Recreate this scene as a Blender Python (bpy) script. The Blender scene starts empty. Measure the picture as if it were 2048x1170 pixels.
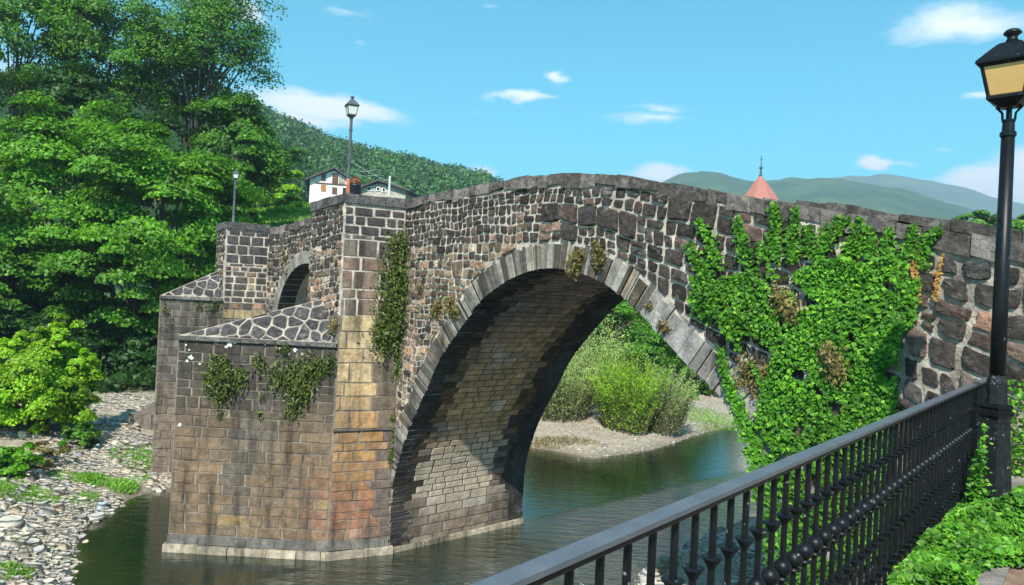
import bpy, math, random
import numpy as np
random.seed(7)
rng = np.random.default_rng(11)
SC = bpy.context.scene
COL = SC.collection

# ------------------------------------------------------------------ camera
FPX = 1450.0
ROLL, PITCH, EYE = math.radians(2.8), math.atan(8/1450.0), 6.0
V3 = lambda *a: np.array(a, float)
Fd = V3(0, math.cos(PITCH), math.sin(PITCH)); R0 = V3(1, 0, 0); U0 = np.cross(R0, Fd)
Rt = math.cos(ROLL)*R0 + math.sin(ROLL)*U0
Up = -math.sin(ROLL)*R0 + math.cos(ROLL)*U0
CAM = V3(0, 0, EYE)
import mathutils
cd = bpy.data.cameras.new('camera'); cam = bpy.data.objects.new('camera', cd); COL.objects.link(cam)
M = mathutils.Matrix(((Rt[0], Up[0], -Fd[0]), (Rt[1], Up[1], -Fd[1]), (Rt[2], Up[2], -Fd[2])))
cam.matrix_world = mathutils.Matrix.Translation(CAM.tolist()) @ M.to_4x4()
cd.sensor_width = 36.0; cd.lens = FPX*36/2048; cd.clip_start = 0.05; cd.clip_end = 9000
SC.camera = cam

def ray(x, y):
    d = Fd*FPX + Rt*(x-1024) + Up*(585-y)
    return d/np.linalg.norm(d)
def onz(x, y, z=0.0):
    d = ray(x, y); return CAM + d*((z-EYE)/d[2])
def atdist(x, y, D):                      # point at forward depth D
    d = ray(x, y); return CAM + d*(D/d[1])
def proj(P):
    d = np.asarray(P, float)-CAM; w = d@Fd
    return np.stack([1024+FPX*(d@Rt)/w, 585-FPX*(d@Up)/w], -1)

# ------------------------------------------------------------------ sun, sky, exposure
SUN_EL, SUN_AZ = math.radians(46), math.atan2(-0.16, -0.85)      # azimuth measured from +Y towards +X
world = bpy.data.worlds.new('World'); SC.world = world; world.use_nodes = True
SKY_STRENGTH = 0.116
sd = bpy.data.lights.new('sun', 'SUN'); sd.energy = 5.0; sd.angle = math.radians(0.6); sd.color = (1.0, 0.95, 0.86)
so = bpy.data.objects.new('sun', sd); COL.objects.link(so)
sdir = mathutils.Vector((math.sin(SUN_AZ)*math.cos(SUN_EL), math.cos(SUN_AZ)*math.cos(SUN_EL), math.sin(SUN_EL)))
so.rotation_euler = sdir.to_track_quat('Z', 'Y').to_euler()
SC.view_settings.view_transform = 'Standard'; SC.view_settings.look = 'None'
SC.view_settings.exposure = 0.92; SC.view_settings.gamma = 1; SC.view_settings.use_curve_mapping = False
SC.cycles.use_denoising = True
SC.cycles.max_bounces = 6; SC.cycles.transparent_max_bounces = 4
SC.cycles.volume_bounces = 0

def build_world():
    nt = world.node_tree; nt.nodes.clear()
    N = lambda t: nt.nodes.new(t); L = nt.links.new
    out = N('ShaderNodeOutputWorld'); bg = N('ShaderNodeBackground'); L(bg.outputs[0], out.inputs[0])
    sky = N('ShaderNodeTexSky'); sky.sky_type = 'NISHITA'; sky.sun_disc = False
    sky.sun_elevation = SUN_EL; sky.sun_rotation = SUN_AZ; sky.air_density = 1.0; sky.dust_density = 0.3; sky.ozone_density = 1.2
    tint = N('ShaderNodeMix'); tint.data_type = 'RGBA'; tint.blend_type = 'MULTIPLY'; tint.inputs[0].default_value = 1
    L(sky.outputs[0], tint.inputs[6]); tint.inputs[7].default_value = (0.27, 1.06, 0.99, 1)
    tc = N('ShaderNodeTexCoord')
    nz = N('ShaderNodeTexNoise'); nz.inputs['Scale'].default_value = 9; nz.inputs['Detail'].default_value = 7; nz.inputs['Roughness'].default_value = 0.6
    mp = N('ShaderNodeMapping'); mp.inputs['Scale'].default_value = (1, 1, 2.6); L(tc.outputs['Generated'], mp.inputs[0]); L(mp.outputs[0], nz.inputs[0])
    nw = N('ShaderNodeTexNoise'); nw.inputs['Scale'].default_value = 5; nw.inputs['Detail'].default_value = 6; nw.inputs['Roughness'].default_value = .62; L(mp.outputs[0], nw.inputs[0])
    ws = N('ShaderNodeVectorMath'); ws.operation = 'MULTIPLY_ADD'; L(nw.outputs['Color'], ws.inputs[0]); ws.inputs[1].default_value = (.16, .16, .05); L(tc.outputs['Generated'], ws.inputs[2])
    wd = N('ShaderNodeVectorMath'); wd.operation = 'SUBTRACT'; L(ws.outputs[0], wd.inputs[0]); wd.inputs[1].default_value = (.08, .08, .025)
    total = None
    # direction-centred cumulus and wisps: px centre, half width, half height, density
    clouds = [(640, 212, 200, 34, .95), (600, 235, 120, 26, .8), (495, 15, 50, 40, .55), (705, 38, 70, 18, .4), (730, 85, 30, 9, .3), (1055, 183, 78, 15, .75), (1125, 147, 34, 14, .55),
              (1300, 232, 100, 20, .55), (1330, 207, 75, 12, .4), (1315, 358, 85, 26, 1.0), (960, 342, 50, 22, .7), (1745, 327, 36, 20, .9), (1790, 327, 30, 10, .35),
              (1960, 365, 110, 50, 1.15), (2060, 350, 90, 70, 1.1), (1940, 40, 150, 50, .7), (1975, 188, 36, 10, .5), (1000, 8, 60, 14, .35), (980, 215, 26, 7, .25),
              (965, 245, 40, 6, .2), (1890, 290, 26, 6, .3), (1450, 345, 40, 12, .3), (2400, 150, 160, 50, .7), (2300, 420, 200, 70, .9), (-300, 60, 260, 60, .8), (-250, 300, 200, 60, .8), (250, -250, 200, 50, .6), (1300, -300, 250, 60, .6)]
    dirs = [(ray(c[0], c[1]), c[2]/FPX, c[3]/FPX, c[4]) for c in clouds]
    for k in range(16):                     # the same sort of sky carried on all round
        a = math.radians(60+k*15.5); e = math.radians(8+(k*37 % 30))
        dirs.append((V3(math.sin(a)*math.cos(e), math.cos(a)*math.cos(e), math.sin(e)), .10+.05*(k % 3), .025+.012*(k % 2), .8))
    for c, w, h, den in dirs:
        r = np.cross(c, V3(0, 0, 1)); r /= np.linalg.norm(r); u = np.cross(r, c)
        sub = N('ShaderNodeVectorMath'); sub.operation = 'SUBTRACT'; L(wd.outputs[0], sub.inputs[0]); sub.inputs[1].default_value = c
        ds = []
        for ax, sc in ((r, w), (u, h)):
            d = N('ShaderNodeVectorMath'); d.operation = 'DOT_PRODUCT'; L(sub.outputs[0], d.inputs[0]); d.inputs[1].default_value = (ax/sc)
            p = N('ShaderNodeMath'); p.operation = 'MULTIPLY'; L(d.outputs['Value'], p.inputs[0]); L(d.outputs['Value'], p.inputs[1]); ds.append(p)
        # keep to the hemisphere of the cloud
        ad = N('ShaderNodeMath'); ad.operation = 'ADD'; L(ds[0].outputs[0], ad.inputs[0]); L(ds[1].outputs[0], ad.inputs[1])
        sq = N('ShaderNodeMath'); sq.operation = 'SQRT'; L(ad.outputs[0], sq.inputs[0])
        dd = N('ShaderNodeVectorMath'); dd.operation = 'DOT_PRODUCT'; L(tc.outputs['Generated'], dd.inputs[0]); dd.inputs[1].default_value = c
        gt = N('ShaderNodeMath'); gt.operation = 'GREATER_THAN'; L(dd.outputs['Value'], gt.inputs[0]); gt.inputs[1].default_value = 0.2
        iv = N('ShaderNodeMath'); iv.operation = 'SUBTRACT'; iv.inputs[0].default_value = 1.0; L(sq.outputs[0], iv.inputs[1]); iv.use_clamp = True
        m = N('ShaderNodeMath'); m.operation = 'MULTIPLY'; L(iv.outputs[0], m.inputs[0]); m.inputs[1].default_value = den
        m2 = N('ShaderNodeMath'); m2.operation = 'MULTIPLY'; L(m.outputs[0], m2.inputs[0]); L(gt.outputs[0], m2.inputs[1])
        if total is None: total = m2
        else:
            a = N('ShaderNodeMath'); a.operation = 'MAXIMUM'; L(total.outputs[0], a.inputs[0]); L(m2.outputs[0], a.inputs[1]); total = a
    # field*1.7 + noise - threshold
    nn = N('ShaderNodeMath'); nn.operation = 'MULTIPLY_ADD'; L(total.outputs[0], nn.inputs[0]); nn.inputs[1].default_value = 1.25; L(nz.outputs[0], nn.inputs[2])
    rp = N('ShaderNodeMapRange'); rp.interpolation_type = 'SMOOTHSTEP'; L(nn.outputs[0], rp.inputs[0]); rp.inputs[1].default_value = 0.60; rp.inputs[2].default_value = 1.32
    gate = N('ShaderNodeMath'); gate.operation = 'MULTIPLY'; L(total.outputs[0], gate.inputs[0]); gate.inputs[1].default_value = 14; gate.use_clamp = True
    fac = N('ShaderNodeMath'); fac.operation = 'MULTIPLY'; L(rp.outputs[0], fac.inputs[0]); L(gate.outputs[0], fac.inputs[1])
    mx = N('ShaderNodeMix'); mx.data_type = 'RGBA'; L(fac.outputs[0], mx.inputs[0]); L(tint.outputs[2], mx.inputs[6]); mx.inputs[7].default_value = (6.1, 6.5, 7.0, 1)
    L(mx.outputs[2], bg.inputs[0]); bg.inputs[1].default_value = SKY_STRENGTH
build_world()

# ------------------------------------------------------------------ materials
def new_mat(name):
    m = bpy.data.materials.new(name); m.use_nodes = True
    nt = m.node_tree; b = nt.nodes['Principled BSDF']
    return m, nt, b
def noise(nt, scale, detail=5, rough=.6, coord='Object', vec=None):
    n = nt.nodes.new('ShaderNodeTexNoise'); n.inputs['Scale'].default_value = scale; n.inputs['Detail'].default_value = detail; n.inputs['Roughness'].default_value = rough
    if vec is None:
        g = nt.nodes.new('ShaderNodeNewGeometry'); vec = g.outputs['Position']
    nt.links.new(vec, n.inputs['Vector']); return n
def ramp(nt, src, stops):
    r = nt.nodes.new('ShaderNodeValToRGB'); nt.links.new(src, r.inputs[0])
    e = r.color_ramp.elements
    while len(e) < len(stops): e.new(.5)
    for q, (p, c) in zip(e, stops):
        q.position = p; q.color = (*c, 1) if len(c) == 3 else c
    return r
def mix(nt, fac, a, b, mode='MIX'):
    m = nt.nodes.new('ShaderNodeMix'); m.data_type = 'RGBA'; m.blend_type = mode
    for sock, val in ((m.inputs[0], fac), (m.inputs[6], a), (m.inputs[7], b)):
        if isinstance(val, (int, float)): sock.default_value = val
        elif isinstance(val, tuple): sock.default_value = (*val, 1)
        else: nt.links.new(val, sock)
    return m.outputs[2]
def bump(nt, b, src, strength, dist, prev=None):
    n = nt.nodes.new('ShaderNodeBump'); n.inputs['Strength'].default_value = strength; n.inputs['Distance'].default_value = dist
    nt.links.new(src, n.inputs['Height'])
    if prev is not None: nt.links.new(prev, n.inputs['Normal'])
    nt.links.new(n.outputs[0], b.inputs['Normal']); return n.outputs[0]

def mat_tinted(name, lo=.55, hi=1.5, scale=9, rough=.9, bstr=.6, bdist=.02, lichen=0.0, lichen_col=(.42, .40, .37), spec=.25, streak=0, coarse=0):
    m, nt, b = new_mat(name)
    a = nt.nodes.new('ShaderNodeAttribute'); a.attribute_name = 'tint'
    n1 = noise(nt, scale, 8, .68); r1 = ramp(nt, n1.outputs[0], [(.3, (lo,)*3), (.7, (hi,)*3)])
    c = mix(nt, 1.0, a.outputs['Color'], r1.outputs[0], 'MULTIPLY')
    if streak:
        g = nt.nodes.new('ShaderNodeNewGeometry'); mp = nt.nodes.new('ShaderNodeMapping'); mp.inputs['Scale'].default_value = (1.7, 1.7, .2); nt.links.new(g.outputs['Position'], mp.inputs[0])
        ns = noise(nt, 1.5, 7, .65, vec=mp.outputs[0]); rs = ramp(nt, ns.outputs[0], [(.36, (.30,)*3), (.5, (1.0,)*3), (.62, (1.05,)*3), (.76, (1.7,)*3)]); c = mix(nt, streak, c, rs.outputs[0], 'MULTIPLY')
        nb = noise(nt, 1.1, 8, .7); rb = ramp(nt, nb.outputs[0], [(.42, (0,)*3), (.64, (.38,)*3)]); c = mix(nt, rb.outputs[0], c, (.10, .085, .072))
    if lichen > 0:
        n2 = noise(nt, 4.5, 9, .75); r2 = ramp(nt, n2.outputs[0], [(.56, (0,)*3), (.66, (lichen,)*3)])
        c = mix(nt, r2.outputs[0], c, lichen_col)
    nt.links.new(c, b.inputs['Base Color']); b.inputs['Roughness'].default_value = rough; b.inputs['Specular IOR Level'].default_value = spec
    n3 = noise(nt, scale*3, 8, .7); pv_ = bump(nt, b, n3.outputs[0], bstr, bdist)
    if coarse: bump(nt, b, noise(nt, coarse, 7, .7).outputs[0], 1.0, .16, pv_)
    return m
def mat_plain(name, col, rough=.85, var=.35, scale=6, bstr=.3, bdist=.01, spec=.3, metal=0.0):
    m, nt, b = new_mat(name)
    n1 = noise(nt, scale, 7, .65); r1 = ramp(nt, n1.outputs[0], [(.3, tuple(x*(1-var) for x in col)), (.7, tuple(min(1, x*(1+var)) for x in col))])
    nt.links.new(r1.outputs[0], b.inputs['Base Color']); b.inputs['Roughness'].default_value = rough; b.inputs['Specular IOR Level'].default_value = spec; b.inputs['Metallic'].default_value = metal
    if bstr: bump(nt, b, noise(nt, scale*4, 6, .65).outputs[0], bstr, bdist)
    return m
def mat_leaf(name, c0, c1, c2=None, trans=.35, rough=.5, patch=.5):
    m, nt, b = new_mat(name)
    g = nt.nodes.new('ShaderNodeNewGeometry'); oi = nt.nodes.new('ShaderNodeObjectInfo')
    ad = nt.nodes.new('ShaderNodeMath'); ad.operation = 'ADD'; nt.links.new(g.outputs['Random Per Island'], ad.inputs[0]); nt.links.new(oi.outputs['Random'], ad.inputs[1])
    fr = nt.nodes.new('ShaderNodeMath'); fr.operation = 'FRACT'; nt.links.new(ad.outputs[0], fr.inputs[0])
    stops = [(0, c0), (.75, c1), (1, c2 or c1)]
    r = ramp(nt, fr.outputs[0], stops)
    n1 = noise(nt, patch, 3, .5); r1 = ramp(nt, n1.outputs[0], [(.35, (.68,)*3), (.65, (1.32,)*3)])
    c = mix(nt, 1.0, r.outputs[0], r1.outputs[0], 'MULTIPLY')
    nt.links.new(c, b.inputs['Base Color']); b.inputs['Roughness'].default_value = rough; b.inputs['Specular IOR Level'].default_value = .3
    if trans:
        t = nt.nodes.new('ShaderNodeBsdfTranslucent'); ms = nt.nodes.new('ShaderNodeMixShader'); ms.inputs[0].default_value = trans
        cy = mix(nt, 1.0, c, (1.25, 1.2, .45), 'MULTIPLY'); nt.links.new(cy, t.inputs[0])
        nt.links.new(b.outputs[0], ms.inputs[1]); nt.links.new(t.outputs[0], ms.inputs[2]); nt.links.new(ms.outputs[0], nt.nodes['Material Output'].inputs[0])
    return m

MAT = {}
MAT['stone'] = mat_tinted('rubble_stone', lo=.45, hi=1.7, bstr=1.0, bdist=.035, lichen=.4, coarse=7)
MAT['block'] = mat_tinted('pier_stone', lo=.5, hi=1.5, scale=6, lichen=.25, lichen_col=(.34, .32, .29), streak=1.0, bstr=.9, bdist=.03)
MAT['brick'] = mat_tinted('barrel_stone', lo=.5, hi=1.5, scale=4, bdist=.04, bstr=.9, lichen=.2, lichen_col=(.5, .47, .43))
def lime_and_bounce(m):  # lime crust, paled further to paint in light bounced up from the river
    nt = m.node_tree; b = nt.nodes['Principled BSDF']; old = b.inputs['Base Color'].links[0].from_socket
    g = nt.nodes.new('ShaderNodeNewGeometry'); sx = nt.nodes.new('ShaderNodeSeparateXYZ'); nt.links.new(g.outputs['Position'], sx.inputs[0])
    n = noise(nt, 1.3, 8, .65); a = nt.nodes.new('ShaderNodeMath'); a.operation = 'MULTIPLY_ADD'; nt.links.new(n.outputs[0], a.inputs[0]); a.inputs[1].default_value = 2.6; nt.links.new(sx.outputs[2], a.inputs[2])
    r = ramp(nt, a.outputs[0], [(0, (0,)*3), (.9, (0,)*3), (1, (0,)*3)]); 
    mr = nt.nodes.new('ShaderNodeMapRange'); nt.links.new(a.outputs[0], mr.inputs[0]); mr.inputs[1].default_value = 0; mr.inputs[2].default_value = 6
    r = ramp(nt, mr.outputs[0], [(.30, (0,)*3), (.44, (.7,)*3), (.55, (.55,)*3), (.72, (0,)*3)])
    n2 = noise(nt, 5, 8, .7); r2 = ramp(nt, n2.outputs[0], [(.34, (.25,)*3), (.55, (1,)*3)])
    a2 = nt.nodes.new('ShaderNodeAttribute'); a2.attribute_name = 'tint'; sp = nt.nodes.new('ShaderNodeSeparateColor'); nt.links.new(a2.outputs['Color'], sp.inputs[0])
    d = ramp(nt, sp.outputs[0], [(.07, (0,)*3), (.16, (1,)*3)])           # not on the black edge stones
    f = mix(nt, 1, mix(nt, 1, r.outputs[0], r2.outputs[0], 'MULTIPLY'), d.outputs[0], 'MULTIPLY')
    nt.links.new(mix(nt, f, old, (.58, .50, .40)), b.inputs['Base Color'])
lime_and_bounce(MAT['brick'])
MAT['coping'] = mat_tinted('coping_stone', lo=.35, hi=1.7, scale=9, bstr=1.0, bdist=.05, lichen=.7, lichen_col=(.32, .30, .29), coarse=5)
MAT['mortar'] = mat_plain('pale_mortar', (.39, .33, .28), var=.6, scale=4.5, bstr=.7, bdist=.02)
MAT['roughmortar'] = mat_plain('weathered_mortar', (.33, .285, .24), var=.7, scale=5, bstr=1.0, bdist=.06)
MAT['oldmortar'] = mat_tinted('stained_mortar', lo=.25, hi=1.5, scale=2.5, bstr=.7, bdist=.02, streak=1.0)
MAT['darkmortar'] = mat_plain('barrel_mortar', (.10, .085, .075), var=.5, scale=3, bstr=.7, bdist=.02)
MAT['deck'] = mat_plain('deck_cobble', (.2, .19, .18))
MAT['cobble'] = mat_tinted('river_cobble', lo=.75, hi=1.25, scale=7, bstr=.35, bdist=.01, lichen=.2, lichen_col=(.5, .5, .47))
MAT['iron'] = None
MAT['grass'] = mat_leaf('grass_blade', (.07, .20, .015), (.16, .34, .03), (.25, .36, .06), trans=.3)
MAT['fern'] = mat_leaf('wall_fern', (.035, .06, .008), (.09, .13, .018), (.14, .13, .03), trans=.25)
MAT['dryweed'] = mat_leaf('dry_weed', (.12, .09, .03), (.22, .17, .06), (.16, .19, .04), trans=.2)
MAT['ivy'] = mat_leaf('ivy_leaf', (.022, .085, .005), (.07, .22, .010), (.17, .37, .022), trans=.25, rough=.6)
MAT['ivygold'] = mat_leaf('ivy_bronze', (.30, .13, .03), (.38, .22, .06), trans=.25)
MAT['bark'] = mat_plain('bark', (.09, .07, .05), var=.4, scale=8, bstr=.8, bdist=.03)
LEAF = {
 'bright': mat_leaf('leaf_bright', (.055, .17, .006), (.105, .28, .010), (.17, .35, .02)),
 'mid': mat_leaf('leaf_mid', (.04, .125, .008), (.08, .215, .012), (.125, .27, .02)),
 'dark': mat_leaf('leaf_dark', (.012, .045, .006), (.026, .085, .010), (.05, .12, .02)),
 'lime': mat_leaf('leaf_lime', (.13, .29, .008), (.23, .43, .012), (.32, .50, .03)),
 'grey': mat_leaf('leaf_greygreen', (.19, .28, .07), (.30, .40, .12), (.40, .47, .20)),
 'far': mat_leaf('leaf_far', (.022, .07, .016), (.05, .135, .025), (.085, .20, .03), trans=.2, patch=.11),
}

# ------------------------------------------------------------------ object helpers
def tag(o, label=None, cat=None, group=None, kind=None):
    if label: o['label'] = label
    if cat: o['category'] = cat
    if group: o['group'] = group
    if kind: o['kind'] = kind
    return o
def empty(name, loc=(0, 0, 0)):
    o = bpy.data.objects.new(name, None); COL.objects.link(o); o.location = [float(x) for x in loc]; o.empty_display_size = .2
    return o
def mesh_obj(name, verts, faces, mat, parent=None, tint=None, smooth=False):
    me = bpy.data.meshes.new(name)
    me.from_pydata([tuple(map(float, v)) for v in verts], [], faces); 
    if tint is not None:
        a = me.attributes.new('tint', 'FLOAT_COLOR', 'FACE')
        t = np.asarray(tint, float)
        if t.ndim == 1: t = np.tile(t, (len(faces), 1))
        a.data.foreach_set('color', np.hstack([t, np.ones((len(t), 1))]).astype(np.float32).ravel())
    if mat: me.materials.append(mat)
    if smooth: me.polygons.foreach_set('use_smooth', [True]*len(faces))
    me.update()
    o = bpy.data.objects.new(name, me); COL.objects.link(o)
    if parent is not None:
        o.parent = parent
        if parent.type == 'EMPTY' or True:
            o.matrix_parent_inverse = world_inv(parent)
    return o
def world_inv(p):
    """inverse of the parent's world matrix: parts below a part sit in world space already"""
    return mathutils.Matrix.Translation(p.location).inverted() if p.parent is None else mathutils.Matrix.Identity(4)
def quads_obj(name, V, mat, parent=None, nper=4, smooth=False, edges=None):
    """V: (n, nper, 3) loose polygons, one mesh"""
    n = len(V); me = bpy.data.meshes.new(name)
    me.vertices.add(n*nper); me.vertices.foreach_set('co', np.ascontiguousarray(V, np.float32).ravel())
    me.loops.add(n*nper); me.loops.foreach_set('vertex_index', np.arange(n*nper, dtype=np.int32))
    me.polygons.add(n); me.polygons.foreach_set('loop_start', np.arange(0, n*nper, nper, dtype=np.int32))
    me.update(calc_edges=True); me.materials.append(mat)
    o = bpy.data.objects.new(name, me); COL.objects.link(o)
    if parent is not None:
        o.parent = parent; o.matrix_parent_inverse = world_inv(parent)
    return o
class MB:
    """collects geometry for one mesh"""
    def __init__(s): s.v = []; s.f = []; s.t = []
    def add(s, verts, faces, tint=None):
        k = len(s.v); s.v += [tuple(map(float, v)) for v in verts]; s.f += [tuple(i+k for i in f) for f in faces]
        if tint is not None:
            t = np.asarray(tint, float); s.t += [t]*len(faces) if t.ndim == 1 else list(t)
        return s
    def box(s, c, e, ax=None, tint=None):
        c = V3(*c); ax = ax or (V3(1, 0, 0), V3(0, 1, 0), V3(0, 0, 1))
        vs = [c+ax[0]*e[0]*i+ax[1]*e[1]*j+ax[2]*e[2]*k for i in (-.5, .5) for j in (-.5, .5) for k in (-.5, .5)]
        return s.add(vs, [(0, 1, 3, 2), (4, 6, 7, 5), (0, 4, 5, 1), (2, 3, 7, 6), (0, 2, 6, 4), (1, 5, 7, 3)], tint)
    def prism(s, poly, z0, z1, tint=None):
        n = len(poly); vs = [(p[0], p[1], z0) for p in poly]+[(p[0], p[1], z1 if np.isscalar(z1) else z1[i]) for i, p in enumerate(poly)]
        return s.add(vs, [tuple(range(n))[::-1], tuple(range(n, 2*n))]+[(i, (i+1) % n, n+(i+1) % n, n+i) for i in range(n)], tint)
    def lathe(s, prof, c=(0, 0, 0), n=12, rot=0, tint=None, shape=None):
        c = V3(*c); k = len(prof); vs = []
        for r, z in prof:
            for i in range(n):
                a = 2*math.pi*i/n+rot; vs.append(c+V3(r*math.cos(a), r*math.sin(a), z))
        fs = [(j*n+i, j*n+(i+1) % n, (j+1)*n+(i+1) % n, (j+1)*n+i) for j in range(k-1) for i in range(n)]
        fs += [tuple(range(n))[::-1], tuple(range((k-1)*n, k*n))]
        return s.add(vs, fs, tint)
    def tube(s, pts, rads, n=6, tint=None):
        pts = [V3(*p) for p in pts]; vs = []
        for i, p in enumerate(pts):
            d = pts[min(i+1, len(pts)-1)]-pts[max(i-1, 0)]; d /= np.linalg.norm(d)+1e-9
            a = np.cross(d, V3(.3, .5, .8) if abs(d[2]) > .9 else V3(0, 0, 1)); a /= np.linalg.norm(a)+1e-9; b = np.cross(d, a)
            for k in range(n):
                t = 2*math.pi*k/n; vs.append(p+(a*math.cos(t)+b*math.sin(t))*rads[i])
        m = len(pts)
        fs = [(j*n+i, j*n+(i+1) % n, (j+1)*n+(i+1) % n, (j+1)*n+i) for j in range(m-1) for i in range(n)]+[tuple(range(n))[::-1], tuple(range((m-1)*n, m*n))]
        return s.add(vs, fs, tint)
    def build(s, name, mat, parent=None, smooth=False):
        return mesh_obj(name, s.v, s.f, mat, parent, s.t if s.t else None, smooth)

# ------------------------------------------------------------------ bridge frame
P0 = onz(778, 1105)
TH = math.radians(41.45)
ES = V3(math.sin(TH), -math.cos(TH), 0); EV = V3(math.cos(TH), math.sin(TH), 0); EZ = V3(0, 0, 1)
BW = 4.05
def Bp(s, t, z): return P0+ES*s+EV*t+EZ*z
def onface(x, y, t=0.0):
    d = ray(x, y); p0 = P0+EV*t; p = CAM+d*(((p0-CAM)@EV)/(d@EV)); return (p-P0)@ES, p[2]

def smooth_curve(pts, n=12):
    """Catmull-Rom through points"""
    P = [V3(*p) for p in pts]; P = [2*P[0]-P[1]]+P+[2*P[-1]-P[-2]]; out = []
    for i in range(1, len(P)-2):
        for k in range(n):
            t = k/n; a, b, c, d = P[i-1], P[i], P[i+1], P[i+2]
            out.append(.5*((2*b)+(c-a)*t+(2*a-5*b+4*c-d)*t*t+(3*b-3*c+d-a)*t**3))
    out.append(P[-2]); return np.array(out)
ip = [(0, -.6), (0.0, 0), (.035, .85)]+[onface(*p) for p in [(790, 960), (815, 870), (850, 790), (880, 720), (920, 660), (960, 605), (1000, 570), (1050, 545), (1100, 535), (1150, 542), (1200, 560), (1255, 600), (1300, 645), (1350, 700), (1400, 750), (1440, 790), (1470, 830), (1500, 870), (1540, 930)]]+[(9.68, 2.9), (10.05, 1.5), (10.2, 0), (10.2, -.6)]
INTR = smooth_curve([(a[0], a[1]) for a in ip], 6)
INTR[:, 0] = np.clip(np.maximum.accumulate(INTR[:, 0]), 0, 10.2)
ARC = np.concatenate([[0], np.cumsum(np.linalg.norm(np.diff(INTR, axis=0), axis=1))])
def arc_pt(L):
    s = np.interp(L, ARC, INTR[:, 0]); z = np.interp(L, ARC, INTR[:, 1])
    e = .12; ds = np.interp(L+e, ARC, INTR[:, 0])-np.interp(L-e, ARC, INTR[:, 0]); dz = np.interp(L+e, ARC, INTR[:, 1])-np.interp(L-e, ARC, INTR[:, 1])
    h = math.hypot(ds, dz); return s, z, -dz/h, ds/h        # outward (extrados) normal
def ring_th(L): return np.interp(L, [0, 5, 9, 13, 18], [.40, .44, .46, .48, .52])
EXTR = np.array([[a[0]+a[2]*ring_th(L), a[1]+a[3]*ring_th(L)] for L in ARC for a in [arc_pt(L)]])

tp = [(810, 400), (850, 392), (900, 382), (960, 370), (1060, 352), (1120, 347), (1200, 348), (1260, 353), (1330, 363), (1400, 376), (1480, 390), (1558, 406), (1640, 418), (1731, 431), (1831, 452), (1997, 478), (2048, 489)]
TOPS = [onface(*p) for p in tp]; TOPS = [(-2.2, 8.0)]+TOPS+[(13.5, TOPS[-1][1]-.42), (16, TOPS[-1][1]-1.1)]
LT = [(-9.4, 7.7)]+[onface(*p) for p in [(540, 455), (560, 453), (600, 443), (622, 436)]]+[(-2.25, 8.0)]
_ts = np.array(TOPS); _lt = np.array(LT)
def ztop(s): return float(np.interp(s, _ts[:, 0], _ts[:, 1])) if s > -2.21 else float(np.interp(s, _lt[:, 0], _lt[:, 1]))
# left (second) arch
A2C, A2R = (-4.95, 4.82), 1.84
def arch2(n=24, r=A2R):
    return [(A2C[0]-r*math.cos(math.pi*i/n), A2C[1]+r*math.sin(math.pi*i/n)) for i in range(n+1)]

# piers (bridge coordinates s, t)
A1 = (-.42, -1.34); A1b = (-1.98, -1.34); APEX1 = (-2.82, -3.97)
A2 = (-7.88, -1.22); A2b = (-8.62, -1.22)
def solve_s(x, y, t):   # s on the line t where pixel column x,y falls
    d = ray(x, y); p = CAM+d*(((P0+EV*t-CAM)@EV)/(d@EV)); return (p-P0)@ES, p[2]
s_, z_ = solve_s(320, 591, -2.75); APEX2 = (s_, -2.75); CAPZ2 = z_
CAPZ1 = 4.77

bridge = empty('stone_bridge', P0)
tag(bridge, 'old humpbacked stone bridge with pale mortar joints crossing the river', 'bridge')

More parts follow.
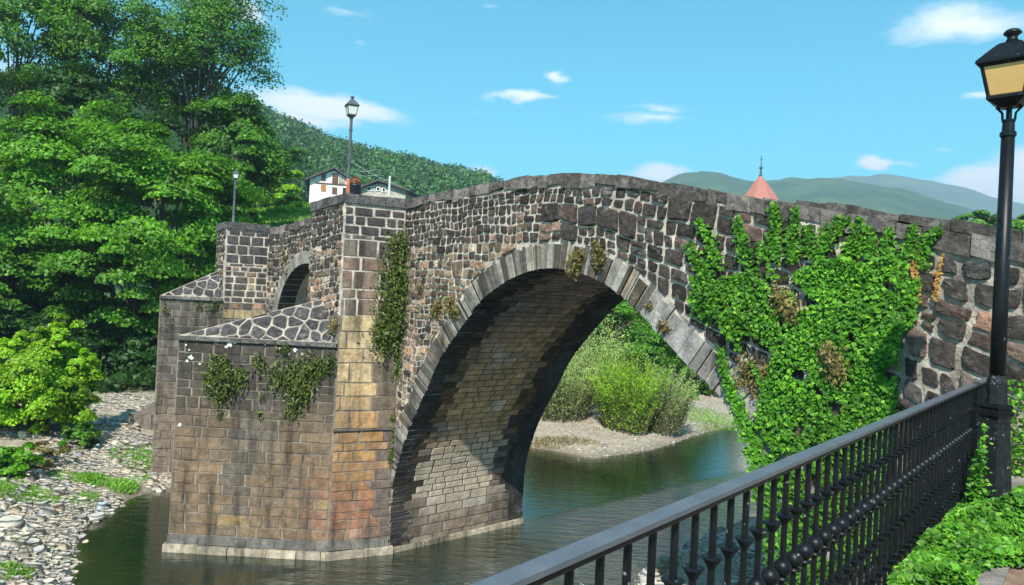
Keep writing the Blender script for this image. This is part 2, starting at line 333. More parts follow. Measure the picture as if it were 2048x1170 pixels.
# ------------------------------------------------------------------ core masonry
def build_core():
    mb = MB(); old = MB()
    # sample columns
    S = sorted(set([-9.4, -8.9]+list(np.linspace(-7.6, -6.8, 3))+[p[0] for p in arch2()]+list(np.linspace(-3.1, 0, 6))+[float(q) for q in INTR[::2, 0] if .0005 < q < 10.1995]+[.0006, 10.1994]+list(np.linspace(10.2, 16, 14))))
    def zb(s):
        if 0 < s < 10.2:
            i = INTR[:, 0].argsort(kind='stable'); 
            return float(np.interp(s, np.maximum.accumulate(INTR[:, 0]+np.arange(len(INTR))*1e-7), INTR[:, 1]))
        if A2C[0]-A2R < s < A2C[0]+A2R:
            return A2C[1]+math.sqrt(max(0, A2R**2-(s-A2C[0])**2))
        return -.6
    eps = 1e-4
    cols = []
    for s in S: cols.append((s, zb(s), ztop(s)-.17))
    # doubled columns where the opening jumps
    full = []
    for s in S:
        for q in ((s-eps, s+eps) if s in (A2C[0]-A2R, A2C[0]+A2R) or abs(s) < 1e-9 or abs(s-10.2) < 1e-9 else (s,)):
            full.append((q, zb(q), ztop(q)-.17))
    full.sort(); n = len(full)
    DK = 1.0
    for i in range(n-1):
        (s0, b0, t0), (s1, b1, t1) = full[i], full[i+1]
        if s1-s0 < 1e-9: continue
        for t, flip in ((0, 0), (BW, 1)):
            q = [Bp(s0, t, b0), Bp(s1, t, b1), Bp(s1, t, t1), Bp(s0, t, t0)]
            (old if s0 >= 10.2 and not flip else mb).add(q, [(3, 2, 1, 0) if flip else (0, 1, 2, 3)])
        if s1 <= .001 or s0 >= 10.199: mb.add([Bp(s0, 0, b0), Bp(s1, 0, b1), Bp(s1, BW, b1), Bp(s0, BW, b0)], [(3, 2, 1, 0)])
        for ta, tb in ((0, .42), (BW-.42, BW)):
            mb.add([Bp(s0, ta, t0), Bp(s1, ta, t1), Bp(s1, tb, t1), Bp(s0, tb, t0)], [(0, 1, 2, 3)])
        mb.add([Bp(s0, .42, t0-DK), Bp(s1, .42, t1-DK), Bp(s1, BW-.42, t1-DK), Bp(s0, BW-.42, t0-DK)], [(0, 1, 2, 3)])
        mb.add([Bp(s0, .42, t0-DK), Bp(s1, .42, t1-DK), Bp(s1, .42, t1), Bp(s0, .42, t0)], [(3, 2, 1, 0)])
        mb.add([Bp(s0, BW-.42, t0-DK), Bp(s1, BW-.42, t1-DK), Bp(s1, BW-.42, t1), Bp(s0, BW-.42, t0)], [(0, 1, 2, 3)])
    w = mb.build('wall', MAT['mortar'], bridge)
    old.build('weathered_wall', MAT['roughmortar'], bridge)
    bb = MB()
    for (s0, z0), (s1, z1) in zip(INTR[:-1], INTR[1:]):
        bb.add([Bp(s0, .004, z0), Bp(s1, .004, z1), Bp(s1, BW-.004, z1), Bp(s0, BW-.004, z0)], [(3, 2, 1, 0)])
    return w, bb.build('arch_barrel', MAT['darkmortar'], bridge)
wall, barrel_core = build_core()

def pier_core(A, Ab, apex, back_s, capz, peakz, topA, topB, side_s):
    """lower cutwater prism + sloped cap + turret prism"""
    mb = MB()
    w = lambda p: Bp(p[0], p[1], 0)[:2]
    low = [w((side_s, -.002)), w((back_s, -.002)), w((back_s-.25, A[1])), w(apex), w(A)]
    mb.prism(low, -.6, capz)
    pk = ((A[0]+Ab[0])/2, A[1]); lz = capz
    ap, a, b, p = Bp(*apex, lz), Bp(*A, lz), Bp(back_s-.25, A[1], lz), Bp(*pk, peakz)
    up = lambda q: q+EZ*.004
    MB().add([up(ap), up(a), p, up(b)], [(0, 1, 2), (0, 2, 3)]).build('slab_roof', MAT['roughmortar'], bridge)
    tq = [w((side_s, -.004)), w((Ab[0]-.3, -.004)), w(Ab), w(A)]
    mb.prism(tq, capz-.5, 5.40)
    MB().prism(tq, 5.40, [topA, topA, topB, topA]).build('turret', MAT['mortar'], bridge)
    mb.t = [V3(.21, .175, .14)]*len(mb.f)
    return mb.build('pier', MAT['oldmortar'], bridge)
pier1 = pier_core(A1, A1b, APEX1, -3.1, CAPZ1, 5.74, 7.9, 7.78, 0.0)
pier2 = pier_core(A2, A2b, APEX2, -10.5, CAPZ2, CAPZ2+.85, 7.62, 7.55, -7.6)

# ------------------------------------------------------------------ stone generators
def clip(poly, p, n):
    """keep points with (x-p).n <= 0"""
    out = []; m = len(poly)
    for i in range(m):
        a, b = poly[i], poly[(i+1) % m]; da = (a[0]-p[0])*n[0]+(a[1]-p[1])*n[1]; db = (b[0]-p[0])*n[0]+(b[1]-p[1])*n[1]
        if da <= 0: out.append(a)
        if (da < 0 < db) or (db < 0 < da):
            t = da/(da-db); out.append((a[0]+(b[0]-a[0])*t, a[1]+(b[1]-a[1])*t))
    return out
def area(p): return .5*sum(p[i][0]*p[(i+1) % len(p)][1]-p[(i+1) % len(p)][0]*p[i][1] for i in range(len(p)))
def roundpoly(p, k=.15):
    out = []
    for i in range(len(p)):
        a, b = p[i], p[(i+1) % len(p)]
        out.append((a[0]+(b[0]-a[0])*k, a[1]+(b[1]-a[1])*k)); out.append((a[0]+(b[0]-a[0])*(1-k), a[1]+(b[1]-a[1])*(1-k)))
    return out
def rubble(u0, u1, vtop, vbot, size, gap, jit=.17, rnd=None):
    """rows hang from vtop(u); size(u) = stone size there. Voronoi cells around jittered seeds."""
    rnd = rnd or random
    us = [u0]
    seeds = []
    N = 400; uu = np.linspace(u0, u1, N); sz = np.array([size(x) for x in uu]); A = np.concatenate([[0], np.cumsum((u1-u0)/(N-1)/sz[:-1])])
    b = -.5
    while b < 200:
        b += 1.0*rnd.uniform(.8, 1.25)
        a = -1+rnd.random(); any_in = False
        while a < A[-1]+1:
            a += rnd.choice((.75, .95, 1.1, 1.3, 1.7))*rnd.uniform(.85, 1.15)
            u = float(np.interp(a, A, uu)) if 0 <= a <= A[-1] else (u0+a*sz[0] if a < 0 else u1+(a-A[-1])*sz[-1])
            s = size(min(max(u, u0), u1)); v = vtop(u)-b*s*.82
            if v < vbot-s: continue
            any_in = True
            seeds.append((u+rnd.uniform(-jit, jit)*s, v+rnd.uniform(-jit, jit)*s*.8, s, rnd.uniform(-.06, .10)*s))
        if not any_in: break
    P = np.array([q[:2] for q in seeds]); res = []
    for i, (x, y, s, wgt) in enumerate(seeds):
        d = np.hypot(P[:, 0]-x, P[:, 1]-y); nb = np.where((d < 3.2*s) & (d > 1e-6))[0]; nb = nb[d[nb].argsort()][:16]
        poly = [(x-1.3*s, y-s), (x+1.3*s, y-s), (x+1.3*s, y+s), (x-1.3*s, y+s)]
        for j in nb:
            dx, dy = P[j]-(x, y); L = math.hypot(dx, dy); n = (dx/L, dy/L); h = min(L*.92, max(L*.12, L/2+(wgt-seeds[j][3])/2))-gap/2
            poly = clip(poly, (x+n[0]*h, y+n[1]*h), n)
            if len(poly) < 3: break
        if len(poly) >= 3: res.append((poly, s))
    return res
def squared(u0, u1, vtop, vbot, size, gap, pbig=.16, warp=.26, sq=.84):
    """squared rubble: bands two courses high that hang from vtop(u), broken into big stones and chopped pairs of courses, all gently warped"""
    N = 400; uu = np.linspace(u0, u1, N); sz = np.array([size(x) for x in uu]); A = np.concatenate([[0], np.cumsum((u1-u0)/(N-1)/sz[:-1])])
    def uv(a, b):
        u = float(np.interp(a, A, uu)) if 0 <= a <= A[-1] else (u0+a*sz[0] if a < 0 else u1+(a-A[-1])*sz[-1]); s_ = size(min(max(u, u0), u1))
        return u+s_*warp*2*(vn(a, b, .43, 51)-.5), vtop(u)-b*s_*sq+s_*warp*2*(vn(a, b, .43, 52)-.5), s_
    res = []
    def put(a0, a1, b0, b1):
        am, bm = (a0+a1)/2, (b0+b1)/2; u, v, s_ = uv(am, bm); gp = gap(u) if callable(gap) else gap
        if v < vbot-s_*1.5: return
        g = gp/s_/2; j = lambda k=.10: random.uniform(-k, k)
        pts = [(a0+g+j(), b1-g+j()), (am+j(.1), b1-g+j(.05)), (a1-g+j(), b1-g+j()), (a1-g+j(.05), bm+j(.1)), (a1-g+j(), b0+g+j()), (am+j(.1), b0+g+j(.05)), (a0+g+j(), b0+g+j()), (a0+g+j(.05), bm+j(.1))]
        res.append(([uv(*p)[:2] for p in pts], s_*max(a1-a0, b1-b0)))
    b = 0.0
    lo = min(vtop(u0), vtop(u1), vtop((u0+u1)/2)); bmax = (max(vtop(x) for x in uu)-vbot)/min(sz)/sq+3
    while b < bmax:
        hb = random.uniform(1.7, 2.4); a = -random.random()
        while a < A[-1]:
            if random.random() < pbig:
                w = random.uniform(1.3, 2.3); put(a, a+w, b, b+hb)
            else:
                w = random.uniform(1.6, 4.5); sp = hb*random.uniform(.38, .62)
                for r0, r1 in ((b, b+sp), (b+sp, b+hb)):
                    m = max(1, int(round(w/random.uniform(.8, 1.35)))); cuts = [0]+sorted((i+random.uniform(-.25, .25))/m for i in range(1, m))+[1]
                    for c0, c1 in zip(cuts[:-1], cuts[1:]):
                        if r1-r0 > 1.15 and random.random() < .25: q = (r0+r1)/2+random.uniform(-.1, .1); put(a+c0*w, a+c1*w, r0, q); put(a+c0*w, a+c1*w, q, r1)
                        else: put(a+c0*w, a+c1*w, r0, r1)
            a += w
        b += hb
    return res
def courses(u0, u1, v0, v1, h, w, gap, rnd=None, jit=.012):
    """rectangular coursed blocks; h, w = (lo, hi)"""
    rnd = rnd or random; v = v0; out = []
    while v < v1-.05:
        hh = min(rnd.uniform(*h), v1-v)
        if v1-v-hh < h[0]*.5: hh = v1-v
        u = u0-rnd.random()*w[1]*.6
        while u < u1:
            ww = rnd.uniform(*w); a, b = max(u, u0), min(u+ww, u1)
            if u1-b < w[0]*.35: b = u1; ww = 99
            if b-a > .06:
                j = lambda: rnd.uniform(-jit, jit)
                out.append([(a+gap/2+j()*.5, v+gap/2+j()), (b-gap/2+j()*.5, v+gap/2+j()), (b-gap/2+j()*.5, v+hh-gap/2+j()), (a+gap/2+j()*.5, v+hh-gap/2+j())])
            u += ww
        v += hh
    return out
def vn(u, v, f, seed):
    r = np.random.default_rng(seed); g = r.random((64, 64)); x, y = u*f+7.3, v*f+3.1; i, j = int(math.floor(x)), int(math.floor(y)); a, b = x-i, y-j; a = a*a*(3-2*a); b = b*b*(3-2*b)
    return g[i % 64, j % 64]*(1-a)*(1-b)+g[(i+1) % 64, j % 64]*a*(1-b)+g[i % 64, (j+1) % 64]*(1-a)*b+g[(i+1) % 64, (j+1) % 64]*a*b
def lerp3(a, b, t): t = min(1, max(0, t)); return V3(*a)*(1-t)+V3(*b)*t
STONES = []       # (pixel size, name, parent, verts, faces, tint, mat)
def put_stone(poly, mapf, name, parent, mat, tint, h=.03, inset=.13, rnd=None, flat=False):
    if area(poly) < 0: poly = poly[::-1]
    cx = sum(p[0] for p in poly)/len(poly); cy = sum(p[1] for p in poly)/len(poly)
    n = len(poly); vs = [mapf(x, y, -.03 if flat else -.012) for x, y in poly]
    hh = h*random.uniform(.6, 1.35); tx, ty = random.uniform(-.12, .12)*h, random.uniform(-.12, .12)*h
    if flat:
        ins = min(.016, inset*.1)
        r = [(p[0]+(cx-p[0])/max(1e-6, math.hypot(cx-p[0], cy-p[1]))*ins*1.5, p[1]+(cy-p[1])/max(1e-6, math.hypot(cx-p[0], cy-p[1]))*ins*1.5) for p in poly]
        vs += [mapf(x, y, hh+random.uniform(-.15, .15)*h) for x, y in r]
        fs = [(i, (i+1) % n, n+(i+1) % n, n+i) for i in range(n)]
        vs.append(mapf(cx, cy, hh*1.12)); fs += [(n+i, n+(i+1) % n, 2*n) for i in range(n)]
    else:
        r = [(p[0]+(cx-p[0])*inset, p[1]+(cy-p[1])*inset) for p in poly]
        vs += [mapf(x, y, hh*random.uniform(.7, 1.05)) for x, y in r]
        fs = [(i, (i+1) % n, n+(i+1) % n, n+i) for i in range(n)]
        vs.append(mapf(cx, cy, hh*1.2)); fs += [(n+i, n+(i+1) % n, 2*n) for i in range(n)]
    q = proj(np.array(vs)); px = float(np.ptp(q[:, 0])*np.ptp(q[:, 1]))
    big = float(max(np.ptp(q[:, 0]), np.ptp(q[:, 1]))); inside = (q[:, 0].max() > 0 and q[:, 0].min() < 2048)
    STONES.append((px if inside else px*.01, big, name, parent, vs, fs, tint, mat))
def flush_stones(limit=290):
    byname = {}
    for st in STONES: byname.setdefault(st[2], []).append(st)
    for name, L in byname.items():
        L.sort(key=lambda q: -q[0])
        rest = {}
        for i, (px, big, nm, par, vs, fs, tint, mat) in enumerate(L):
            if i < limit and big > 8: mesh_obj(nm, vs, fs, mat, par, tint)
            else: rest.setdefault('all', (MB(), mat))[0].add(vs, fs, np.asarray(tint) if np.ndim(tint) == 2 else np.tile(tint, (len(fs), 1)))
        for mb, mat in rest.values():
            o = mb.build('small_'+name+'s', mat, bridge); o['kind'] = 'stuff'
    STONES.clear()
def fm(O, u, v, n):          # plane mapping
    return lambda a, b, d: O+u*a+v*b+n*d
def dark(): 
    b = random.uniform(.034, .08); r = random.random()
    if r < .10: return (b*2.6, b*1.7, b*1.35)
    if r < .2: return (b*1.9, b*1.75, b*1.65)
    return (b*1.22, b*.97, b*.86)

# front face, main span
near_mask_extr = EXTR
def clip_curve(poly, curve, margin, keep_outside_center):
    cx = sum(p[0] for p in poly)/len(poly); cy = sum(p[1] for p in poly)/len(poly)
    d = np.hypot(curve[:, 0]-cx, curve[:, 1]-cy); i = int(d.argmin()); i = min(max(i, 1), len(curve)-2)
    tx, ty = curve[i+1]-curve[i-1]; L = math.hypot(tx, ty)
    if L < 1e-9: return poly
    nx, ny = -ty/L, tx/L                     # left of travel = outside of arch (travel left->right over top)
    sd_ = (cx-curve[i, 0])*nx+(cy-curve[i, 1])*ny
    if sd_ < -.03: return []
    return clip(poly, (curve[i, 0]+nx*margin, curve[i, 1]+ny*margin), (-nx, -ny))
def face_main():
    f = fm(P0, ES, EZ, -EV)
    size = lambda u: float(np.interp(u, [0, 1.5, 4, 6.5, 9, 12, 15], [.175, .18, .195, .225, .26, .33, .38]))
    for poly, s in squared(0.0, 15.5, lambda u: ztop(u)-.20, -.3, size, lambda u: float(np.interp(u, [0, 8.5, 10.5, 12], [.034, .038, .05, .07]))):
        poly = clip(poly, (.02, 0), (-1, 0))
        if len(poly) < 3: continue
        cx = sum(p[0] for p in poly)/len(poly)
        for k in range(2):
            zt = ztop(cx)-.20; sl = (ztop(cx+.3)-ztop(cx-.3))/.6; L = math.hypot(1, sl)
            poly = clip(poly, (cx, zt), (-sl/L, 1/L))
            if len(poly) < 3: break
        if len(poly) < 3: continue
        poly = clip_curve(poly, EXTR, .035, True)
        if len(poly) < 3 or abs(area(poly)) < .12*s*s*.5: continue
        c = dark()
        cz = sum(p[1] for p in poly)/len(poly); cx = sum(p[0] for p in poly)/len(poly)
        if cx < 3.4 and cz < 7.0 and random.random() < .7:      # patched paler stones beside the turret
            k = random.uniform(2.2, 4.2); c = (c[0]*k*1.05, c[1]*k*.95, c[2]*k*.76)
        elif 3 < cx < 5.2 and cz < 7.6 and random.random() < .35:
            k = random.uniform(2, 4); c = (c[0]*k*1.15, c[1]*k*.95, c[2]*k*.8)
        elif cx > 10.6 and random.random() < .4:
            k = random.uniform(1.3, 2.6); c = (c[0]*k*1.1, c[1]*k*.95, c[2]*k*.85)
        put_stone(roundpoly(poly), f, 'stone', wall, MAT['stone'], c, h=.035*s/.25, inset=.13)
face_main()
def face_left():
    f = fm(P0, ES, EZ, -EV)
    ex = np.array([(-6.79-.32, .0)]+arch2(24, A2R+.32)+[(-3.11+.32, 0)])
    for poly, s in squared(-7.6, -2.0, lambda u: ztop(u)-.20, 3.2, lambda u: .20, .036):
        for p, n in (((-7.58, 0), (-1, 0)), ((-2.0, 0), (1, 0))):
            poly = clip(poly, p, n)
            if len(poly) < 3: break
        if len(poly) < 3: continue
        poly = clip_curve(poly, ex, .03, True)
        if len(poly) < 3 or abs(area(poly)) < .006: continue
        c = dark(); cz = sum(p[1] for p in poly)/len(poly)
        if cz < 7.1 and random.random() < .5: k = random.uniform(2, 4); c = (c[0]*k, c[1]*k*.95, c[2]*k*.8)
        put_stone(roundpoly(poly), f, 'stone', wall, MAT['stone'], c, h=.03)
    # second arch ring
    for i in range(26):
        a0 = math.pi*(i+.06)/26; a1 = math.pi*(i+.94)/26; vs = []
        for t in (-.015, .5):
            for r in (A2R-.012, A2R+.32):
                for a in (a0, a1): vs.append(Bp(A2C[0]-r*math.cos(a), t, A2C[1]+r*math.sin(a)))
        fs = [(0, 1, 3, 2), (4, 6, 7, 5), (0, 4, 5, 1), (2, 3, 7, 6), (0, 2, 6, 4), (1, 5, 7, 3)]
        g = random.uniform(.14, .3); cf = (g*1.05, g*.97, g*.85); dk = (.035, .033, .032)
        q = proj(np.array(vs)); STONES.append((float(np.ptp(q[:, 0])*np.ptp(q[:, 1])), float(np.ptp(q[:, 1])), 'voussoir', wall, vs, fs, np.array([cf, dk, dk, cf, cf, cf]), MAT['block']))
face_left()

# ---- main arch ring: front and rear voussoirs
def ring(t0, t1, front):
    L = .55; end = ARC[-1]-.6
    while L < end:
        far = L > 11.6
        w = random.choice((.055, .07, .085, .10, .13, .16)) if not far else random.choice((.10, .13, .17, .21, .27))
        if not front: w = random.uniform(.25, .4)
        a, b = L+.010, L+w-.010; L += w
        jt = random.uniform(-.035, .015) if front else 0; th_ = ring_th(a)+random.uniform(-.06, .05)
        vs = []
        for t in (t0-.02+jt, t1+random.uniform(-.2, .15)*(1 if front else -0)):
            for r in (-.012+random.uniform(-.006, .004), th_):
                for q in (a, b):
                    s, z, nx, nz = arc_pt(q); vs.append(Bp(s+nx*r, t, z+nz*r))
        fs = [(0, 1, 3, 2), (4, 6, 7, 5), (0, 4, 5, 1), (2, 3, 7, 6), (0, 2, 6, 4), (1, 5, 7, 3)]
        g = random.choice((.05, .08, .11, .15, .2, .27)) if not far else random.uniform(.19, .36)
        if 3.5 < L < 8 and random.random() < .3: g *= .5
        cf = (g*1.05, g*.97, g*(.84 if not far else .93)); 
        if not far and random.random() < .12: cf = (g*1.2, g*.85, g*.55)
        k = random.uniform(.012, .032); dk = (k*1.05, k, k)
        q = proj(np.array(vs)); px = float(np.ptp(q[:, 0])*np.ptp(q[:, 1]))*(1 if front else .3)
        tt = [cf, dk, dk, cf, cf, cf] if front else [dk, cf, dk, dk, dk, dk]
        STONES.append((px, float(np.ptp(q[:, 1])), 'voussoir', wall, vs, fs, np.array(tt), MAT['block']))
ring(0, .5, True); ring(BW-.62, BW+.02, False)

# ---- barrel bricks
def barrel():
    def mapf(Lq, t, d):
        s, z, nx, nz = arc_pt(Lq); return Bp(s-nx*d, t, z-nz*d)
    for poly in courses(.55, 9.8, .45, BW-.62, (.14, .21), (.3, .62), .016):
        pass
    L = .55
    while L < 10.2:
        h = random.uniform(.13, .2) if L > 1.7 else random.uniform(.2, .28); t = .3-random.random()*.4
        while t < BW-.6:
            w = random.uniform(.26, .58) if L > 1.7 else random.uniform(.45, .8)
            a, b = max(t, .3), min(t+w, BW-.45); t += w
            if b-a < .08: continue
            poly = [(L+.008, a+.008), (L+.008, b-.008), (L+h-.008, b-.008), (L+h-.008, a+.008)]
            s, z, _, _ = arc_pt(L+h/2); tm = (a+b)/2
            # colour by height: brown plinth, white crusted band, orange, bounced light painted as dimming to a dark crown
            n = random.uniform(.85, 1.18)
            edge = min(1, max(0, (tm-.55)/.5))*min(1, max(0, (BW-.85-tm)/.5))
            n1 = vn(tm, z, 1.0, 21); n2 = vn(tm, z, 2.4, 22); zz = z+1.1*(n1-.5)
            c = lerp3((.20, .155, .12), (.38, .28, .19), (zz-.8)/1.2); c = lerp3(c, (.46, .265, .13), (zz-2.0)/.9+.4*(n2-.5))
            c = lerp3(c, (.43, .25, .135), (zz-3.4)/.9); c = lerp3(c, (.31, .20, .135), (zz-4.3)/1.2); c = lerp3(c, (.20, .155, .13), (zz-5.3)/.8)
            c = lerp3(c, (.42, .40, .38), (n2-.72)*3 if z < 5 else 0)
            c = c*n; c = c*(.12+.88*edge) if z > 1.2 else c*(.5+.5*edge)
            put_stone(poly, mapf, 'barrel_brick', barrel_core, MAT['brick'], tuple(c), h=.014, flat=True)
        L += h
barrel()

# ---- pier 1 faces
def pier_blocks(A, Bq, z0, z1, hr, wr, gap, colf, parent, name='pier_block', h=.016, clipf=None):
    O = Bp(A[0], A[1], 0); u = Bp(Bq[0], Bq[1], 0)-O; Lu = np.linalg.norm(u); u = u/Lu; n = V3(u[1], -u[0], 0)
    f = fm(O, u, EZ, n)
    for poly in courses(.01, Lu-.01, z0, z1, hr, wr, gap):
        if clipf: poly = clipf(poly, Lu)
        if len(poly) < 3 or abs(area(poly)) < .004: continue
        cx = sum(p[0] for p in poly)/len(poly); cz = sum(p[1] for p in poly)/len(poly)
        put_stone(poly, f, name, parent, MAT['block'], colf(cx/Lu, cz), h=h, flat=True)
    return f, Lu
def col_f1(q, z):
    k = random.uniform(.85, 1.16); n1, n2 = vn(q*4, z, 1.1, 4), vn(q*4, z, 1.6, 5)
    c = lerp3((.175, .12, .073), (.055, .045, .037), (z-2.2+1.2*(n1-.5))/1.4)
    c = lerp3(c, (.24, .22, .20), max(0, 1-abs(q-.5)/.16)*max(0, 1-abs(z-2.5)/1.2)*n2*1.3)              # pale drip under the ferns
    c = lerp3(c, (.07, .072, .068), max(0, 1-abs(q-.40)/.07)*(z < 2.8)*.8)                              # dark wet streak
    c = lerp3(c, (.27, .15, .075), max(0, 1-abs(q-.12)/.14)*max(0, 1-abs(z-2.0)/1.0)*n1*1.5)            # rusty patch at the left edge
    c = lerp3(c, (.25, .12, .075), max(0, (q-.74)/.26)*max(0, 1-abs(z-1.2)/1.4)*1.1)                    # red corner
    if random.random() < .02 and z < 1.8: c = V3(.28, .19, .09)
    return tuple(c*k)
pier_blocks(APEX1, A1, .38, CAPZ1-.09, (.17, .27), (.28, .74), .016, col_f1, pier1)
def col_f2(q, z):
    k = random.uniform(.88, 1.14); n1, n2 = vn(q*2, z, 1.3, 14), vn(q*2, z, 2.2, 15)
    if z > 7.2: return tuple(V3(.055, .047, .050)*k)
    if z > 5.4:
        c = lerp3((.18, .145, .115), (.29, .15, .11), 2.2*(n1-.3)); 
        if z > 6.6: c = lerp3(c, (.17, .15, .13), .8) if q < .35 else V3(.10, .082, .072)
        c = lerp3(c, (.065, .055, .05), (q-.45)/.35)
        return tuple(c*k)
    if z > 2.85:
        c = lerp3((.50, .375, .215), (.40, .235, .11), (4.3-z)*.9+n1-.5)
        c = lerp3(c, (.30, .16, .12), (n2-.62)*3 if z > 4.6 else 0)
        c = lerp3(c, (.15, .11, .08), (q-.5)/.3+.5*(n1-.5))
        return tuple(c*k)
    c = lerp3((.34, .19, .082), (.245, .115, .07), (1.9-z)*1.1+1.2*(n1-.5))
    c = lerp3(c, (.38, .25, .09), (n2-.66)*5 if z < 1.7 else 0)
    c = lerp3(c, (.19, .14, .11), (.8-z)*2)
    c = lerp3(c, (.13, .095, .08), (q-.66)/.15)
    return tuple(c*k)
pier_blocks(A1, (0, 0), .38, 2.82, (.17, .27), (.28, .62), .015, col_f2, pier1)
pier_blocks(A1, (0, 0), 2.86, 5.4, (.3, .46), (.4, .8), .015, col_f2, pier1, h=.012)
pier_blocks(A1, (0, 0), 5.4, 7.22, (.2, .42), (.28, .62), .03, col_f2, pier1)
pier_blocks(A1, (0, 0), 7.22, 7.84, (.17, .30), (.24, .52), .045, col_f2, pier1, h=.03)
# turret front (rubble)
def turret_front(A, Ab, z0, z1a, z1b, parent, capline):
    O = Bp(Ab[0], Ab[1], 0); u = Bp(A[0], A[1], 0)-O; Lu = np.linalg.norm(u); u = u/Lu; n = V3(u[1], -u[0], 0); f = fm(O, u, EZ, n)
    for poly, s in squared(0, Lu, lambda a: z1b+(z1a-z1b)*a/Lu-.02, z0, lambda a: .18, .034, .08):
        for p, nn in (((.015, 0), (-1, 0)), ((Lu-.015, 0), (1, 0)), ((0, z0), (0, -1))):
            poly = clip(poly, p, nn)
            if len(poly) < 3: break
        if len(poly) < 3: continue
        sl = (z1a-z1b)/Lu; Lq = math.hypot(1, sl); poly = clip(poly, (0, z1b-.01), (-sl/Lq, 1/Lq))
        if len(poly) < 3 or abs(area(poly)) < .006: continue
        cz = sum(p[1] for p in poly)/len(poly); c = dark()
        if cz < 6.9 and random.random() < .75: k = random.uniform(2.5, 5); c = (c[0]*k, c[1]*k*.92, c[2]*k*.76)
        put_stone(roundpoly(poly), f, 'stone', wall, MAT['stone'], c, h=.03)
turret_front(A1, A1b, 4.9, 7.9, 7.78, pier1, None)
pier_blocks(A2, (-7.6, 0), 1.5, 5.2, (.24, .36), (.3, .6), .03, lambda q, z: tuple((V3(.36, .27, .15) if random.random() < .6 else V3(.17, .13, .11))*random.uniform(.8, 1.2)), pier2)
pier_blocks(A2, (-7.6, 0), 5.2, 6.6, (.14, .24), (.2, .42), .045, lambda q, z: tuple((V3(.30, .18, .11) if abs(q-.55) < .3 and random.random() < .5 else V3(.08, .065, .06))*random.uniform(.8, 1.3)), pier2, h=.02)
pier_blocks(A2, (-7.6, 0), 6.6, 7.6, (.2, .3), (.3, .55), .045, lambda q, z: tuple(V3(.066, .056, .056)*random.uniform(.8, 1.3)), pier2, h=.025)
turret_front(A2, A2b, 4.9, 7.62, 7.55, pier2, None)
pier_blocks(APEX2, A2, .3, CAPZ2-.07, (.2, .28), (.3, .65), .025, lambda q, z: tuple((V3(.13, .11, .095) if z > 3 else V3(.17, .125, .095))*random.uniform(.6, 1.35)), pier2)
# caps
def cap(apex, A, Ab, capz, peakz, parent, size):
    ap, a, pk = Bp(*apex, capz+.004), Bp(*A, capz+.004), Bp((A[0]+Ab[0])/2, A[1], peakz)
    u = a-ap; Lu = np.linalg.norm(u); u = u/Lu; n = np.cross(u, pk-ap); n = n/np.linalg.norm(n); n = n if n[2] > 0 else -n; vv = np.cross(n, u)
    pu, pv = (pk-ap)@u, (pk-ap)@vv; f = fm(ap, u, vv, n)
    for poly, s in rubble(-.3, Lu+.3, lambda q: pv+.1, -.3, lambda q: size, .026):
        poly = clip(poly, (0, .015), (0, -1))
        for (x0, y0), (x1, y1) in (((0, 0), (pu, pv)), ((pu, pv), (Lu, 0))):
            if len(poly) < 3: break
            L = math.hypot(x1-x0, y1-y0); nn = (-(y1-y0)/L, (x1-x0)/L); poly = clip(poly, (x0-nn[0]*.015, y0-nn[1]*.015), nn)
        if len(poly) < 3 or abs(area(poly)) < .008: continue
        b = random.uniform(.05, .10)
        put_stone(roundpoly(poly), f, 'roof_slab', parent, MAT['stone'], (b*1.1, b*.98, b*1.0), h=.02)
    # overhanging eave course
    out = V3(u[1], -u[0], 0)
    x = 0
    while x < Lu:
        w = min(random.uniform(.4, .8), Lu-x); c = ap+u*(x+w/2)+out*.02-EZ*.045
        b = random.uniform(.13, .24); mbx = MB().box(c, (w-.012, .12, .085), (u, out, EZ))
        q = proj(np.array(mbx.v)); STONES.append((float(np.ptp(q[:, 0])*np.ptp(q[:, 1])), float(np.ptp(q[:, 0])), 'eave_stone', parent, mbx.v, mbx.f, (b, b*.93, b*.86), MAT['coping']))
        x += w
cap(APEX1, A1, A1b, CAPZ1, 5.74, pier1, .34)
cap(APEX2, A2, A2b, CAPZ2, CAPZ2+.85, pier2, .3)
# ledge on the turret side and plinth at the waterline
def plinth(pts, z0, z1, proud, parent, colr, wr=(.5, 1.0)):
    for (a, b) in zip(pts[:-1], pts[1:]):
        O = Bp(*a, 0); d = Bp(*b, 0)-O; Lu = np.linalg.norm(d); u = d/Lu; out = V3(u[1], -u[0], 0); x = -proud*.4
        while x < Lu+proud*.4-.02:
            w = min(random.uniform(*wr), Lu+proud*.4-x); c = O+u*(x+w/2)+out*(proud/2-.1)+EZ*((z0+z1)/2+random.uniform(-.012, .012))
            g = random.uniform(.8, 1.2)
            mbx = MB().box(c, (w-.015, proud+.2+random.uniform(-.02, .03), z1-z0), (u, out, EZ))
            # knock the upper front edge off
            V = [V3(*p) for p in mbx.v]
            V = [p-out*.05-EZ*.01 if (p-c)@out > 0 and p[2] > c[2] else p for p in V]
            q = proj(np.array(V)); STONES.append((float(np.ptp(q[:, 0])*np.ptp(q[:, 1])), float(np.ptp(q[:, 0])), 'plinth_stone', parent, V, mbx.f, tuple(V3(*colr)*g), MAT['block']))
            x += w
plinth([APEX1, A1, (0, 0)], -.4, .17, .17, pier1, (.34, .29, .22))
plinth([(0, 0), (0, BW)], -.4, .12, .13, pier1, (.30, .26, .19))
plinth([APEX1, A1, (0, 0)], .17, .38, .05, pier1, (.13, .12, .11), (.5, 1.1))
plinth([A1, (0, 0)], 2.82, 2.86, .05, pier1, (.06, .055, .05))
